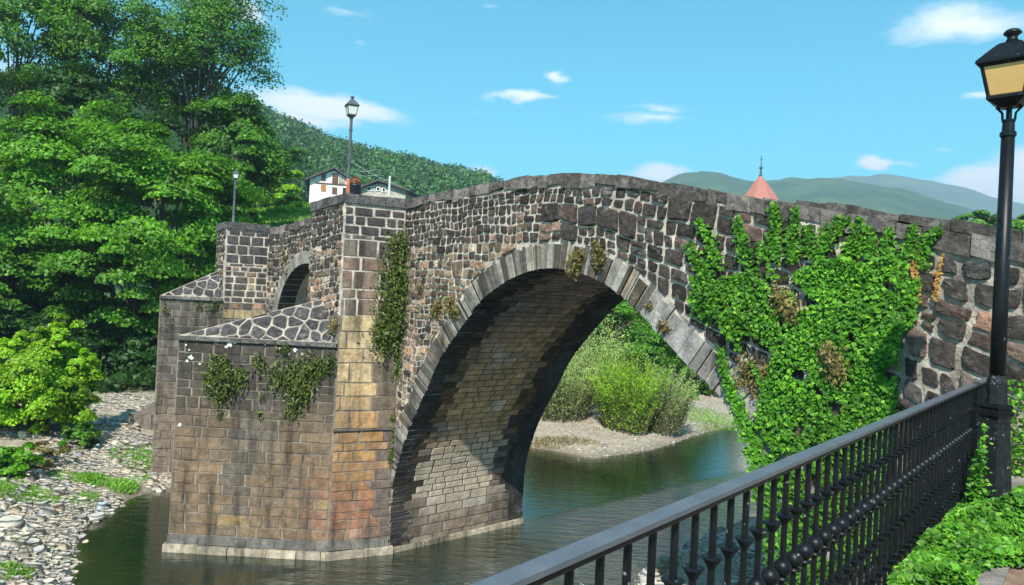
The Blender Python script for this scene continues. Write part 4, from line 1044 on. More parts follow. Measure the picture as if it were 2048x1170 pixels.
ridge('mountain', [(1850, 380), (1920, 383), (1985, 398), (2060, 412), (2200, 425), (2500, 440)], 2400, 3200, 3, mat_hill('farthest_wood', [(.04, .08, .05), (.08, .12, .07)], .006), rough=.004, seed=41)

# bright bank between the turret lamp and the houses
def grass_bank():
    # sunny terrace behind the bridge's left end
    Q = []; r = np.random.default_rng(5); n = 16000
    x = r.uniform(470, 640, n); D = r.uniform(50, 62, n)
    pts = np.array([atdist(a, 455, d) for a, d in zip(x[:60], D[:60])])
    mb = MB(); c0, c1 = atdist(440, 470, 48), atdist(660, 462, 48); d0, d1 = atdist(500, 424, 64), atdist(680, 408, 64)
    lo = V3(0, 0, -9)
    mb.add([c0, c1, d1, d0, c0+lo, c1+lo, d1+lo, d0+lo], [(0, 1, 2, 3), (0, 4, 5, 1), (1, 5, 6, 2), (2, 6, 7, 3), (3, 7, 4, 0)])
    o = mb.build('bank', mat_plain('bank_grass', (.10, .22, .03), var=.5, scale=1.5)); o['kind'] = 'structure'
    u = r.random((n, 1)); v = r.random((n, 1)); P = c0+(c1-c0)*u*(1-v)+(d0-c0)*v*(1-u)+(d1-c0)*u*v
    P = P+r.normal(size=P.shape)*.05
    q = leaf_quads(P+np.array([0, 0, .18]), r.normal(size=P.shape)+np.array([0, -.9, .3]), .5*(.5+.7*r.random(n)), r, aspect=.35, axis=np.tile([0, 0, 1.], (n, 1))+r.normal(size=(n, 3))*.35)
    g = quads_obj('grass', q, MAT['grass']); tag(g, 'bright grass on the sunny bank behind the bridge', 'grass', kind='stuff')
grass_bank()
# ------------------------------------------------------------------ river stones
def stone_blob(seed, n=8, m=4):
    r = np.random.default_rng(seed); vs = []; fs = []
    for j in range(1, m):
        ph = math.pi*j/m
        for i in range(n):
            a = 2*math.pi*i/n; k = 1+r.uniform(-.2, .2); vs.append((math.sin(ph)*math.cos(a)*k, math.sin(ph)*math.sin(a)*k, math.cos(ph)*(1+r.uniform(-.12, .12))))
    vs.append((0, 0, 1)); vs.append((0, 0, -1)); T, Bm = len(vs)-2, len(vs)-1
    for j in range(m-2):
        for i in range(n): fs.append((j*n+i, j*n+(i+1) % n, (j+1)*n+(i+1) % n, (j+1)*n+i))
    for i in range(n): fs.append((T, (i+1) % n, i) if False else (i, (i+1) % n, T)); fs.append(((m-2)*n+(i+1) % n, (m-2)*n+i, Bm))
    return np.array(vs), fs
BLOBS = [stone_blob(i) for i in range(8)]
SMALL = [stone_blob(i+20, 6, 3) for i in range(8)]
CT = [(.54, .48, .39), (.46, .41, .335), (.38, .335, .27), (.58, .53, .45), (.37, .355, .33), (.48, .39, .29), (.28, .245, .21)]
def blob_meshes():
    out = []
    for i, (v, f) in enumerate(BLOBS):
        for c in CT:
            me = bpy.data.meshes.new('cobble'); me.from_pydata([tuple(x) for x in v], [], f); a = me.attributes.new('tint', 'FLOAT_COLOR', 'FACE')
            a.data.foreach_set('color', np.tile([*c, 1], len(f)).astype(np.float32)); me.materials.append(MAT['cobble']); me.polygons.foreach_set('use_smooth', [True]*len(f)); out.append(me)
    return out
BM = blob_meshes()
def cobbles():
    r = np.random.default_rng(9); cand = []
    # left bank, near bank and far bar, sampled where the picture shows gravel
    X = np.concatenate([r.uniform(-19, -7.5, 26000), r.uniform(-22, -8, 12000), r.uniform(0, 8, 9000), r.uniform(0, 13, 9000)]); Y = np.concatenate([r.uniform(12.5, 26, 26000), r.uniform(22, 34, 12000), r.uniform(11, 19, 9000), r.uniform(27, 40, 9000)])
    D = sdist(X, Y); Z = ground_z(X, Y)
    fl = (X-F0[0])*FN[0]+(Y-F0[1])*FN[1]
    dens = vnoise(X, Y, .5, 12)+.5
    ok = (D > -.35) & (D < np.where(X < -5, 15, 7.5)) & (Z < 1.9) & ((fl < -.1) | (Y > 20)) & (dens > .22+.03*np.maximum(D, 0))
    X, Y, Z, D = X[ok], Y[ok], Z[ok], D[ok]
    sz = .024+.075*r.random(len(X))**3.0+.024*r.random(len(X)); big = r.random(len(X)) < .035; sz = np.where(big, r.uniform(.10, .18, len(X)), sz)
    q = proj(np.stack([X, Y, Z], -1)); vis = (q[:, 0] > -30) & (q[:, 0] < 2080) & (q[:, 1] < 1200)
    X, Y, Z, D, sz = X[vis], Y[vis], Z[vis], D[vis], sz[vis]
    sz = np.where((Y > 26) & (X > -5), sz*.6, sz); app = sz/np.hypot(X, Y); o_ = app.argsort()[::-1]
    mb_v, mb_f, mb_t = [], [], []; k0 = 0
    for rank, i in enumerate(o_[:19000]):
        e = np.array([1, r.uniform(.65, 1), r.uniform(.5, .85)])*sz[i]; a = r.uniform(0, 6.28)
        if rank < 280:
            me = BM[int(r.integers(len(BM)))]; o = bpy.data.objects.new('cobble', me); COL.objects.link(o)
            o.location = (X[i], Y[i], Z[i]+e[2]*.3); o.rotation_euler = (r.normal()*.15, r.normal()*.15, a); o.scale = e
            left = X[i] < -5; far = Y[i] > 26 and not left
            tag(o, 'pale rounded cobble lying among others on the left gravel bank' if left else ('pale stone lying on the gravel bar under the arch' if far else 'pale stone on the shingle seen through the railing'), 'stone',
                'cobbles on the left gravel bank' if left else ('stones on the bar under the arch' if far else 'stones on the shingle below the railing'))
        else:
            v, f = SMALL[int(r.integers(8))]; ca, sa = math.cos(a), math.sin(a); w = v*e; w = np.stack([w[:, 0]*ca-w[:, 1]*sa, w[:, 0]*sa+w[:, 1]*ca, w[:, 2]], 1)+(X[i], Y[i], Z[i]+e[2]*.3)
            mb_v.append(w); mb_f += [tuple(x+k0 for x in q_) for q_ in f]; k0 += len(v); mb_t.append(np.tile(CT[int(r.integers(len(CT)))], (len(f), 1)))
    g = mesh_obj('gravel', np.concatenate(mb_v), mb_f, MAT['cobble'], tint=np.concatenate(mb_t), smooth=True); tag(g, 'pale river gravel covering the banks and bars', 'gravel', kind='stuff')
cobbles()
def boulder(label, px, z, s, tint, flat=.6, sink=.25, z0=None):
    p = onz(px[0], px[1], z); v, f = BLOBS[int(s*97) % 8]; a = px[0]; ca, sa = math.cos(a), math.sin(a)
    w = v*np.array([1, .8, flat])*s; w = np.stack([w[:, 0]*ca-w[:, 1]*sa, w[:, 0]*sa+w[:, 1]*ca, w[:, 2]], 1)+p+np.array([0, 0, s*flat*(1-sink)-0.02])
    o = mesh_obj('boulder', w, f, MAT['cobble'], tint=tint, smooth=True); 
    bm_sub(o); tag(o, label, 'boulder')
def bm_sub(o):
    m = o.modifiers.new('s', 'SUBSURF'); m.levels = 1; m.render_levels = 1
boulder('blue grey boulder standing at the edge of the dark water', (203, 1022), .0, .20, (.34, .40, .45), .75)
boulder('flat wide pale slab at the left edge of the gravel', (15, 1052), .35, .42, (.47, .43, .36), .3)
boulder('tan boulder at the water line left of the pier', (288, 972), .05, .17, (.42, .34, .2))
boulder('long pale stone lying at the water edge near the bottom left', (190, 1037), .05, .3, (.45, .42, .37), .25)
boulder('grey boulder beside the foot of the second pier', (338, 918), .6, .17, (.4, .44, .48))
boulder('moss topped stone at the far foot of the arch', (1030, 1040), .0, .28, (.10, .17, .03), .6)
for lab, px in (('dark driftwood coloured rock on the shingle beyond the first balusters', (1310, 1150)), ('brown rock at the water edge behind the railing', (1335, 1138)), ('pale block at the bottom of the shingle behind the railing', (1300, 1168))):
    boulder(lab, px, .1, .28, (.26, .2, .14) if 'pale' not in lab else (.45, .43, .4), .6)

# grass tufts
def grass_patch(label, px, z, wx, wy, n, h, seed, mat='grass', kind=None):
    r = np.random.default_rng(seed); c = onz(px[0], px[1], z); a = r.random(n)*6.283; q = np.sqrt(r.random(n)); X = c[0]+np.cos(a)*q*wx; Y = c[1]+np.sin(a)*q*wy; Z = ground_z(X, Y)
    hh = h*(.5+.7*r.random(n))*(1.1-.5*q); P = np.stack([X, Y, Z+hh*.42], 1); ax = np.tile([0, 0, 1.], (n, 1))+r.normal(size=(n, 3))*.4
    o = quads_obj('grass_tuft', leaf_quads(P, r.normal(size=(n, 3))+np.array([0, -.8, .2]), hh, r, aspect=.13, axis=ax), MAT[mat]); tag(o, label, 'grass', 'grass tufts on the gravel', kind)
for i, (lab, px, z, wx, wy, n, h) in enumerate([
    ('round green grass tuft in the middle of the left gravel', (183, 945), .6, .5, .5, 900, .22), ('green grass tuft right of the round one on the gravel', (247, 952), .5, .42, .5, 800, .22),
    ('small grass tuft lower down the left gravel', (182, 982), .4, .32, .35, 450, .16), ('long grass strip at the foot of the low pier', (300, 884), 1.0, 1.3, .9, 4200, .17),
    ('grass clump at the bottom left corner', (15, 1148), .25, .5, .45, 900, .2), ('grass patch at the left edge above the flat slab', (25, 985), .6, 1.1, .8, 1800, .2), ('thin grass among the stones left of the water', (150, 1000), .3, .5, .4, 300, .12),
    ('yellowish weeds by the dry bush', (130, 940), .7, .5, .5, 500, .16), ('small tuft near the tan boulder', (285, 935), .55, .25, .25, 260, .14), ('grassy patch below the small dark bush at the left edge', (60, 985), .5, .9, .5, 900, .14), ('loose grass between cobbles near the bottom left corner', (60, 1085), .3, .6, .4, 450, .11), ('mossy green patch at the water edge in the bottom left', (150, 1115), .05, .35, .3, 500, .08), ('bright lawn strip upstream at the right bank', (1425, 812), 1.0, 2.2, 2.2, 3500, .2),
    ('weedy patch on the gravel bar under the arch', (1160, 893), .15, .9, .35, 500, .14), ('dark weeds at the foot of the willows', (1080, 880), .3, 1.6, .6, 900, .25)]):
    grass_patch(lab, px, z, wx, wy, n, h, 100+i, 'dryweed' if 'weed' in lab and 'yellow' not in lab and i > 11 else 'grass')

# ------------------------------------------------------------------ plants on the masonry
def wall_plant(name, label, pts, t_off, mat, size, per, rad, seed, plane, hang=.5):
    r = np.random.default_rng(seed); O, n = plane; pos = []; base = None; mb = MB()
    for (x, y, k) in pts:
        d = ray(x, y); p = CAM+d*(((O-CAM)@n)/(d@n)); base = p if base is None else base
        m = int(per*k*k)+6; o = r.normal(size=(m, 3))*rad*k*np.array([.6, .6, .75]); o = o-np.outer(o@n, n)+np.outer(np.abs(r.normal(size=m))*rad*k*.45+.02, n)
        pos.append(p+o); 
        for j in range(5): mb.tube([p, p+n*.08+o[j]*.6-EZ*.02, p+o[j]], [.008, .005, .002], 3)
    pos = np.concatenate(pos); N = len(pos); t = empty(name, base); tag(t, label, 'plant')
    ax = np.tile(n*.5-EZ*hang, (N, 1))+r.normal(size=(N, 3))*.6
    quads_obj('foliage', leaf_quads(pos, np.tile(n+EZ*.4, (N, 1))+r.normal(size=(N, 3))*.6, size*(.6+.8*r.random(N)), r, aspect=.35, axis=ax), MAT[mat], t); mb.build('stems', MAT['bark'], t)
def plane_of(A, Bq):
    O = Bp(*A, 0); u = Bp(*Bq, 0)-O; u /= np.linalg.norm(u); return O, V3(u[1], -u[0], 0)
PF1, PF2, PFM = plane_of(APEX1, A1), plane_of(A1, (0, 0)), (P0, -EV)
wall_plant('hanging_fern', 'fern clump on the left of the cutwater below the slab roof', [(435, 745, 1.1), (455, 765, 1.2), (425, 770, .8), (480, 758, .8), (440, 795, .7), (445, 730, .7)], 0, 'fern', .10, 230, .2, 201, PF1)
wall_plant('hanging_fern', 'broad fern growth in the middle of the cutwater', [(560, 750, 1.1), (590, 755, 1.2), (620, 740, 1), (645, 735, .8), (600, 790, 1), (590, 815, .7), (520, 725, .6), (570, 700, .6), (660, 725, .6), (615, 765, .9)], 0, 'fern', .10, 230, .2, 202, PF1)
wall_plant('hanging_fern', 'thin moss streak low on the cutwater under the ferns', [(440, 830, .4), (520, 830, .45), (525, 797, .4), (575, 830, .5)], 0, 'fern', .07, 120, .16, 203, PF1)
wall_plant('creeper', 'dark creeper hanging in the corner between turret and arch', [(800, 490, .9), (805, 520, 1.1), (800, 550, 1.2), (795, 585, 1.3), (790, 620, 1.3), (815, 600, 1.1), (778, 655, 1.2), (768, 672, 1), (812, 650, 1), (805, 700, .8), (800, 740, .6), (812, 560, 1)], 0, 'fern', .09, 420, .28, 204, PF2)
wall_plant('creeper', 'small green weed low in the corner beside the arch foot', [(785, 835, .45), (788, 860, .45), (783, 905, .5), (786, 880, .4), (782, 920, .5)], 0, 'fern', .07, 130, .15, 205, PF2)
wall_plant('wall_weed', 'yellow tuft at the right end of the slab roof', [(665, 655, .6), (668, 648, .5)], 0, 'dryweed', .07, 160, .13, 206, PF1)
wall_plant('wall_weed', 'dry tuft hanging from the arch ring just right of its crown', [(1155, 525, .9), (1165, 515, .7), (1150, 540, .7)], 0, 'dryweed', .08, 200, .14, 207, PFM)
wall_plant('wall_weed', 'second dry tuft further right on the arch ring', [(1200, 515, .9), (1195, 500, .7), (1205, 530, .6)], 0, 'dryweed', .08, 200, .14, 208, PFM)
wall_plant('wall_weed', 'dry grasses on the left haunch of the arch', [(880, 615, .8), (905, 610, .8), (915, 625, .7), (845, 578, .6), (872, 622, .6)], 0, 'dryweed', .09, 180, .16, 209, PFM)
wall_plant('wall_weed', 'small weed on the grey ring stones right of the arch', [(1328, 650, .55), (1300, 612, .4), (1335, 660, .4)], 0, 'dryweed', .07, 150, .12, 210, PFM)
wall_plant('wall_weed', 'brown withered plants beside the ivy above the ring stones', [(1500, 735, .8), (1520, 750, .8), (1490, 760, .7), (1545, 745, .7), (1450, 730, .5), (1515, 775, .7)], 0, 'dryweed', .07, 190, .14, 211, PFM)
wall_plant('wall_weed', 'withered brown tuft showing in the upper middle of the ivy', [(1572, 610, .8), (1560, 590, .7), (1590, 625, .6)], 0, 'dryweed', .06, 240, .16, 215, (P0-EV*.14, -EV))
wall_plant('wall_weed', 'withered brown tuft showing low in the ivy above the handrail', [(1672, 722, .8), (1680, 745, .7), (1660, 700, .6)], 0, 'dryweed', .06, 240, .16, 216, (P0-EV*.14, -EV))
wall_plant('wall_weed', 'green weeds under the slab roof of the second pier beside its turret', [(430, 610, .7), (400, 613, .6)], 0, 'fern', .09, 130, .18, 212, plane_of(APEX2, A2))
wall_plant('wall_weed', 'small green weed at the outer edge of the second pier', [(330, 622, .55)], 0, 'fern', .09, 130, .18, 214, plane_of(APEX2, A2))
wall_plant('wall_weed', 'yellow weeds left of the second arch', [(573, 520, .5), (575, 545, .5), (570, 500, .4)], 0, 'dryweed', .09, 110, .16, 213, PFM)
# white lichen blotches under the slab roof: thin crusts standing on the stone
def lichen():
    O, n = PF1; u = np.cross(EZ, n); r = np.random.default_rng(3)
    for (x, y, s) in [(460, 688, .10), (470, 684, .06), (452, 694, .05), (382, 715, .08), (374, 722, .05), (378, 700, .03), (400, 728, .035), (372, 690, .035), (590, 700, .06), (605, 708, .05), (578, 708, .05), (560, 697, .03), (530, 690, .03), (360, 850, .06)]:
        d = ray(x, y); p = CAM+d*(((O+n*.035-CAM)@n)/(d@n)); m = 12; vs = [p+u*math.cos(6.283*i/m)*s*.75*r.uniform(.5, 1.25)+EZ*math.sin(6.283*i/m)*s*.75*r.uniform(.5, 1.2) for i in range(m)]
        vs += [(p+(v-p)*.6)+n*.005 for v in vs]+[p+n*.006]; fs = [(i, (i+1) % m, m+(i+1) % m, m+i) for i in range(m)]+[(m+i, m+(i+1) % m, 2*m) for i in range(m)]
        mesh_obj('lichen', vs, fs, MAT.setdefault('lichen', mat_plain('white_lichen', (.62, .62, .60), var=.15)), pier1)
lichen()

# ------------------------------------------------------------------ ivy on the wall
def inpoly(P, poly):
    x, y = P[:, 0], P[:, 1]; c = np.zeros(len(P), bool); q = np.array(poly); p2 = np.roll(q, -1, 0)
    for (x0, y0), (x1, y1) in zip(q, p2): c ^= ((y0 > y) != (y1 > y)) & (x < (x1-x0)*(y-y0)/(y1-y0+1e-12)+x0)
    return c
IVY = [(1405, 540), (1440, 560), (1490, 545), (1545, 530), (1575, 560), (1610, 540), (1650, 520), (1700, 520), (1740, 530), (1790, 510), (1812, 530), (1842, 600), (1835, 640), (1812, 690), (1800, 760), (1805, 800), (1800, 900), (1840, 960), (1830, 1010), (1790, 1090), (1700, 1150), (1600, 1180), (1545, 1130), (1520, 1010), (1500, 925), (1555, 905), (1520, 850), (1530, 780), (1505, 720), (1475, 690), (1440, 640), (1410, 600)]
TENDRILS = [[(1440, 530), (1425, 480), (1405, 440)], [(1430, 560), (1400, 520), (1383, 490)], [(1450, 590), (1410, 575), (1390, 560)], [(1500, 530), (1490, 480), (1480, 440)], [(1555, 520), (1556, 460), (1553, 412)], [(1590, 520), (1590, 460), (1598, 420)], [(1530, 520), (1527, 490)], [(1640, 520), (1660, 470), (1690, 438)], [(1620, 500), (1622, 455)], [(1700, 520), (1715, 480), (1725, 445)],
            [(1745, 520), (1748, 480), (1742, 462)], [(1780, 520), (1780, 480), (1785, 462)], [(1800, 540), (1825, 490), (1832, 455)], [(1845, 530), (1855, 480), (1885, 462)], [(1660, 480), (1700, 440)], [(1420, 640), (1395, 600), (1400, 580)], [(1500, 870), (1470, 790), (1455, 740), (1450, 700)], [(1520, 900), (1490, 830)], [(1540, 925), (1500, 900)], [(1800, 620), (1830, 590), (1838, 560)]]
LEAFV = np.array([[0, -.5, 0], [.34, -.42, .03], [.5, -.05, .05], [.2, .12, .03], [0, .55, -.05], [-.2, .12, .03], [-.5, -.05, .05], [-.34, -.42, .03]])
def ivy_leaves(pos, nrm, size, r, axis=None):
    n = len(pos); nrm = nrm/np.linalg.norm(nrm, axis=1, keepdims=True); a = np.tile([0, 0, -1.], (n, 1))+r.normal(size=(n, 3))*.55 if axis is None else axis
    a = a-(a*nrm).sum(1, keepdims=True)*nrm; a /= np.linalg.norm(a, axis=1, keepdims=True); b = np.cross(a, nrm)
    return pos[:, None, :]+size[:, None, None]*(LEAFV[None, :, 0:1]*b[:, None]+LEAFV[None, :, 1:2]*a[:, None]+LEAFV[None, :, 2:3]*nrm[:, None])
def build_ivy():
    r = np.random.default_rng(40); P = []
    q = np.stack([r.uniform(1380, 1860, 60000), r.uniform(430, 1180, 60000)], 1); q = q[inpoly(q, IVY)]; wgt = vnoise(q[:, 0], q[:, 1], .028, 8)+.5; q = q[wgt > .2]; q = q[:17000]
    thick = np.full(len(q), .10)
    tq = []
    for T in TENDRILS:
        T = np.array(T, float); L = np.concatenate([[0], np.cumsum(np.linalg.norm(np.diff(T, axis=0), axis=1))]); m = int(L[-1]*3.6); t = r.random(m)*L[-1]
        tq.append(np.stack([np.interp(t, L, T[:, 0]), np.interp(t, L, T[:, 1])], 1)+r.normal(size=(m, 2))*(9-5*(t/L[-1]))[:, None])
    tq = np.concatenate(tq); q = np.concatenate([q, tq]); thick = np.concatenate([thick, np.full(len(tq), .05)])
    sz = np.array([onface(x, y) for x, y in q]); pos = P0+np.outer(sz[:, 0], ES)+np.outer(sz[:, 1], EZ)
    lump = vnoise(sz[:, 0], sz[:, 1], 2.2, 6)+.5
    off = .05+thick*(.4+1.5*lump)*r.random(len(q))**.6; pos = pos-np.outer(off, EV)
    keep = (pos[:, 2] > -.1); pos = pos[keep]; off = off[keep]; n = len(pos)
    nrm = np.tile(-EV*1.0+EZ*.55, (n, 1))+r.normal(size=(n, 3))*.42; size = .030+.048*r.random(n)**1.3
    t = empty('ivy', pos[0]); tag(t, 'thick green ivy spreading over the right half of the bridge wall', 'ivy')
    V = ivy_leaves(pos, nrm, size, r)
    pr = proj(pos); dist = np.linalg.norm(pos-CAM, axis=1); score = size/dist*(off > .1); idx = score.argsort()[::-1][:280]; rest = np.ones(n, bool); rest[idx] = False
    o = quads_obj('leaves', V[rest], MAT['ivy'], t, nper=8); o['kind'] = 'stuff'
    lm = bpy.data.meshes.new('leaf'); lm.from_pydata([tuple(x) for x in LEAFV], [], [tuple(range(8))]); lm.materials.append(MAT['ivy'])
    inv = world_inv(t)
    for i in idx:
        nn = nrm[i]/np.linalg.norm(nrm[i]); a = V3(0, 0, -1)+r.normal(size=3)*.5; a -= nn*(a@nn); a /= np.linalg.norm(a); b = np.cross(a, nn); s = size[i]
        l = bpy.data.objects.new('leaf', lm); COL.objects.link(l); l.parent = t; l.matrix_parent_inverse = inv
        l.matrix_basis = mathutils.Matrix(((b[0]*s, a[0]*s, nn[0]*s, pos[i, 0]), (b[1]*s, a[1]*s, nn[1]*s, pos[i, 1]), (b[2]*s, a[2]*s, nn[2]*s, pos[i, 2]), (0, 0, 0, 1)))
    mb = MB()
    for T in TENDRILS+[[(1600, 1100), (1640, 900), (1650, 700), (1600, 520)], [(1700, 1100), (1690, 900), (1710, 700), (1720, 500)], [(1560, 1000), (1530, 800), (1480, 640), (1440, 530)]]:
        pts = []
        for x, y in T: s, z = onface(x, y); pts.append(Bp(s, -.05, z))
        mb.tube(pts, [.012]*len(pts), 4)
    mb.build('stems', MAT['bark'], t)
    # bronze leaflets on dead strands right of the ivy
    tq = []
    for T in ([(1828, 520), (1835, 560), (1842, 610)], [(1885, 515), (1880, 560), (1875, 600)], [(1838, 500), (1842, 540)]):
        T = np.array(T, float); m = 60; tt = r.random(m)*(len(T)-1); tq.append(np.stack([np.interp(tt, range(len(T)), T[:, 0]), np.interp(tt, range(len(T)), T[:, 1])], 1)+r.normal(size=(m, 2))*3)
    tq = np.concatenate(tq); sz = np.array([onface(x, y) for x, y in tq]); pos = P0+np.outer(sz[:, 0], ES)+np.outer(sz[:, 1], EZ)-EV*.07
    o = quads_obj('withered_vine', ivy_leaves(pos, np.tile(-EV+EZ*.3, (len(pos), 1))+r.normal(size=(len(pos), 3))*.4, r.uniform(.03, .055, len(pos)), r), MAT['ivygold'], nper=8); tag(o, 'bronze withered vine strands on the wall right of the ivy', 'vine')
build_ivy()

# ground ivy on the walkway round the lamp
def ground_ivy():
    r = np.random.default_rng(60); n = 52000
    x = r.uniform(1780, 2090, n); y = r.uniform(985, 1190, n); P = np.array([onz(a, b, WALK+.055) for a, b in zip(x, y)])
    fl = (P-F0)@FN; edge = onz(1960, 1150, WALK)
    q = np.stack([x, y], 1); hole = inpoly(q, [(1935, 1200), (1960, 1150), (2010, 1138), (2100, 1142), (2100, 1200)])
    ok = (fl > .06) & ~hole & ((P-P0)@(-EV) > .1); P = P[ok][:19000]; n = len(P)
    mound = (.04+.30*(vnoise(P[:, 0], P[:, 1], 1.9, 3)+.5)**1.5+.10*(vnoise(P[:, 0], P[:, 1], 6, 13)+.5))*np.clip(((P-F0)@FN)/.25, .3, 1)
    LB_ = atdist(1983, 1003, 6.04); near = np.clip((np.hypot(P[:, 0]-LB_[0], P[:, 1]-LB_[1])-.25)/.8, .12, 1); kp = np.hypot(P[:, 0]-LB_[0], P[:, 1]-LB_[1]) > .17
    P[:, 2] += mound*near*r.random(n)**.5; P = P[kp]; n = len(P)
    # climbing up beside the post and the wall foot
    m = 4200; c = np.stack([r.uniform(1935, 2075, m), r.uniform(760, 1000, m)], 1)
    c = c[(c[:, 0] > 2012+r.normal(size=m)*8) | (c[:, 0] < 1966+r.normal(size=m)*7) & (c[:, 0] > 2010-(c[:, 1]-700)*.28) & (c[:, 1] > 800)]
    D = np.where(c[:, 0] < 1990, 5.75, 6.9)+r.random(len(c))*np.where(c[:, 0] < 1990, .12, .4); Q = np.array([atdist(a, b, d) for (a, b), d in zip(c, D)])
    Q = Q[r.random(len(Q)) < np.clip((1000-c[:, 1])*-.003+1.1, .25, 1)]
    P = np.concatenate([P, Q]); n = len(P)
    nr = np.tile([-.15, -.35, .9], (n, 1))+r.normal(size=(n, 3))*.42
    o = quads_obj('ivy_leaves', ivy_leaves(P, nr, r.uniform(.022, .05, n), r, r.normal(size=(n, 3))), LEAF['lime'] if False else MAT['groundivy'], nper=8); tag(o, 'bright green ivy covering the ground round the black lamp post', 'ground cover', kind='stuff')
MAT['groundivy'] = mat_leaf('ground_ivy', (.022, .09, .006), (.085, .26, .012), (.20, .42, .04), trans=.25, patch=5)
ground_ivy()

# ------------------------------------------------------------------ iron fence
m, nt, b = new_mat('black_iron'); n1 = noise(nt, 14, 7, .7); r1 = ramp(nt, n1.outputs[0], [(.35, (.003, .0035, .005)), (.7, (.008, .009, .012))])
n2 = noise(nt, 34, 5, .7); r2 = ramp(nt, n2.outputs[0], [(.655, (0,)*3), (.68, (.6,)*3)]); c = mix(nt, r2.outputs[0], r1.outputs[0], (.35, .34, .33))
nt.links.new(c, b.inputs['Base Color']); b.inputs['Roughness'].default_value = .4; b.inputs['Specular IOR Level'].default_value = .22; bump(nt, b, noise(nt, 60, 5, .6).outputs[0], .15, .004); MAT['iron'] = m
m, nt, b = new_mat('handrail_sheen'); n1 = noise(nt, 9, 7, .65); r1 = ramp(nt, n1.outputs[0], [(.3, (.065, .07, .085)), (.66, (.10, .107, .125)), (.74, (.24, .15, .13))])  # sky sheen on the black rail put into this grey base colour
nt.links.new(r1.outputs[0], b.inputs['Base Color']); b.inputs['Roughness'].default_value = .38; b.inputs['Specular IOR Level'].default_value = .8; MAT['rail'] = m
FF = F0+FN*.043
def peeling():
    m, nt, b = new_mat('peeling_black_paint'); n1 = noise(nt, 14, 7, .7); r1 = ramp(nt, n1.outputs[0], [(.35, (.006, .007, .009)), (.7, (.016, .018, .02))])
    n2 = noise(nt, 24, 6, .75); r2 = ramp(nt, n2.outputs[0], [(.60, (0,)*3), (.62, (.8,)*3)]); n3 = noise(nt, 5, 3, .5); r3 = ramp(nt, n3.outputs[0], [(.45, (0,)*3), (.6, (1,)*3)])
    nt.links.new(mix(nt, mix(nt, 1, r2.outputs[0], r3.outputs[0], 'MULTIPLY'), r1.outputs[0], (.42, .42, .40)), b.inputs['Base Color']); b.inputs['Roughness'].default_value = .5; b.inputs['Specular IOR Level'].default_value = .25
    bump(nt, b, r2.outputs[0], .5, .004); return m
MAT['peel'] = peeling()
def build_fence():
    f = empty('iron_fence', FF+FDIR*2+EZ*(WALK+.05)); tag(f, 'black iron railing of ringed balusters with ball knobs beside the walkway', 'railing')
    zr, zb = EYE-.563, EYE-1.50; a0, a1 = .9, 9.72
    O = lambda a, z: FF+FDIR*a+EZ*z
    c = (O(a0, zr-.007)+O(a1, zr-.007))/2
    MB().box(c, (a1-a0, .055, .014), (FDIR, FN, EZ)).build('handrail', MAT['rail'], f)
    MB().box(c-EZ*.016, (a1-a0, .046, .014), (FDIR, FN, EZ)).build('rail_web', MAT['iron'], f)
    MB().box((O(a0, zb)+O(a1, zb))/2, (a1-a0, .035, .014), (FDIR, FN, EZ)).build('bottom_rail', MAT['iron'], f)
    sp = .1275; k0 = None; src = None; inv = world_inv(f); n = int((a1-a0-.1)/sp)
    H = zr-.022-zb; r = .0112
    def lathe_mesh(nm, prof, nn, sm=False):
        q = MB().lathe(prof, n=nn, rot=math.pi/nn); me = bpy.data.meshes.new(nm); me.from_pydata(q.v, [], q.f); me.materials.append(MAT['iron'])
        if sm: me.polygons.foreach_set('use_smooth', [True]*len(q.f))
        return me
    bar = lathe_mesh('baluster', [(r, -.10), (r, H)], 8)
    def collar(z, up): 
        s = 1 if up else -1
        return [(r, z-s*.035), (.017, z-s*.024), (.029, z-s*.006), (.033, z-s*.003), (.033, z+s*.001), (.028, z+s*.004), (r, z+s*.006)][::s]
    c1, c2, c3 = lathe_mesh('collar', collar(H-.178, True), 10), lathe_mesh('collar', collar(H-.60, True), 10), lathe_mesh('collar', collar(.13, True), 10)
    bc = H-.372; ball = lathe_mesh('ball', [(.004, bc+.033)]+[(.033*math.sin(t), bc+.033*math.cos(t)) for t in np.linspace(.35, 2.8, 9)]+[(r, bc-.034), (.026, bc-.037), (.026, bc-.044), (r, bc-.048)], 14, True)
    for i in range(n):
        p = O(a0+.1+i*sp, zb)
        o = bpy.data.objects.new('baluster', bar); COL.objects.link(o); o.parent = f; o.matrix_parent_inverse = inv; o.location = p
        for nm, me in (('collar', c1), ('collar', c2), ('collar', c3), ('ball', ball)):
            q = bpy.data.objects.new(nm, me); COL.objects.link(q); q.parent = o
    MB().box(O(a1, (zr+zb)/2-.1), (.05, .05, zr-zb+.25), (FDIR, FN, EZ)).build('end_post', MAT['iron'], f)
build_fence()

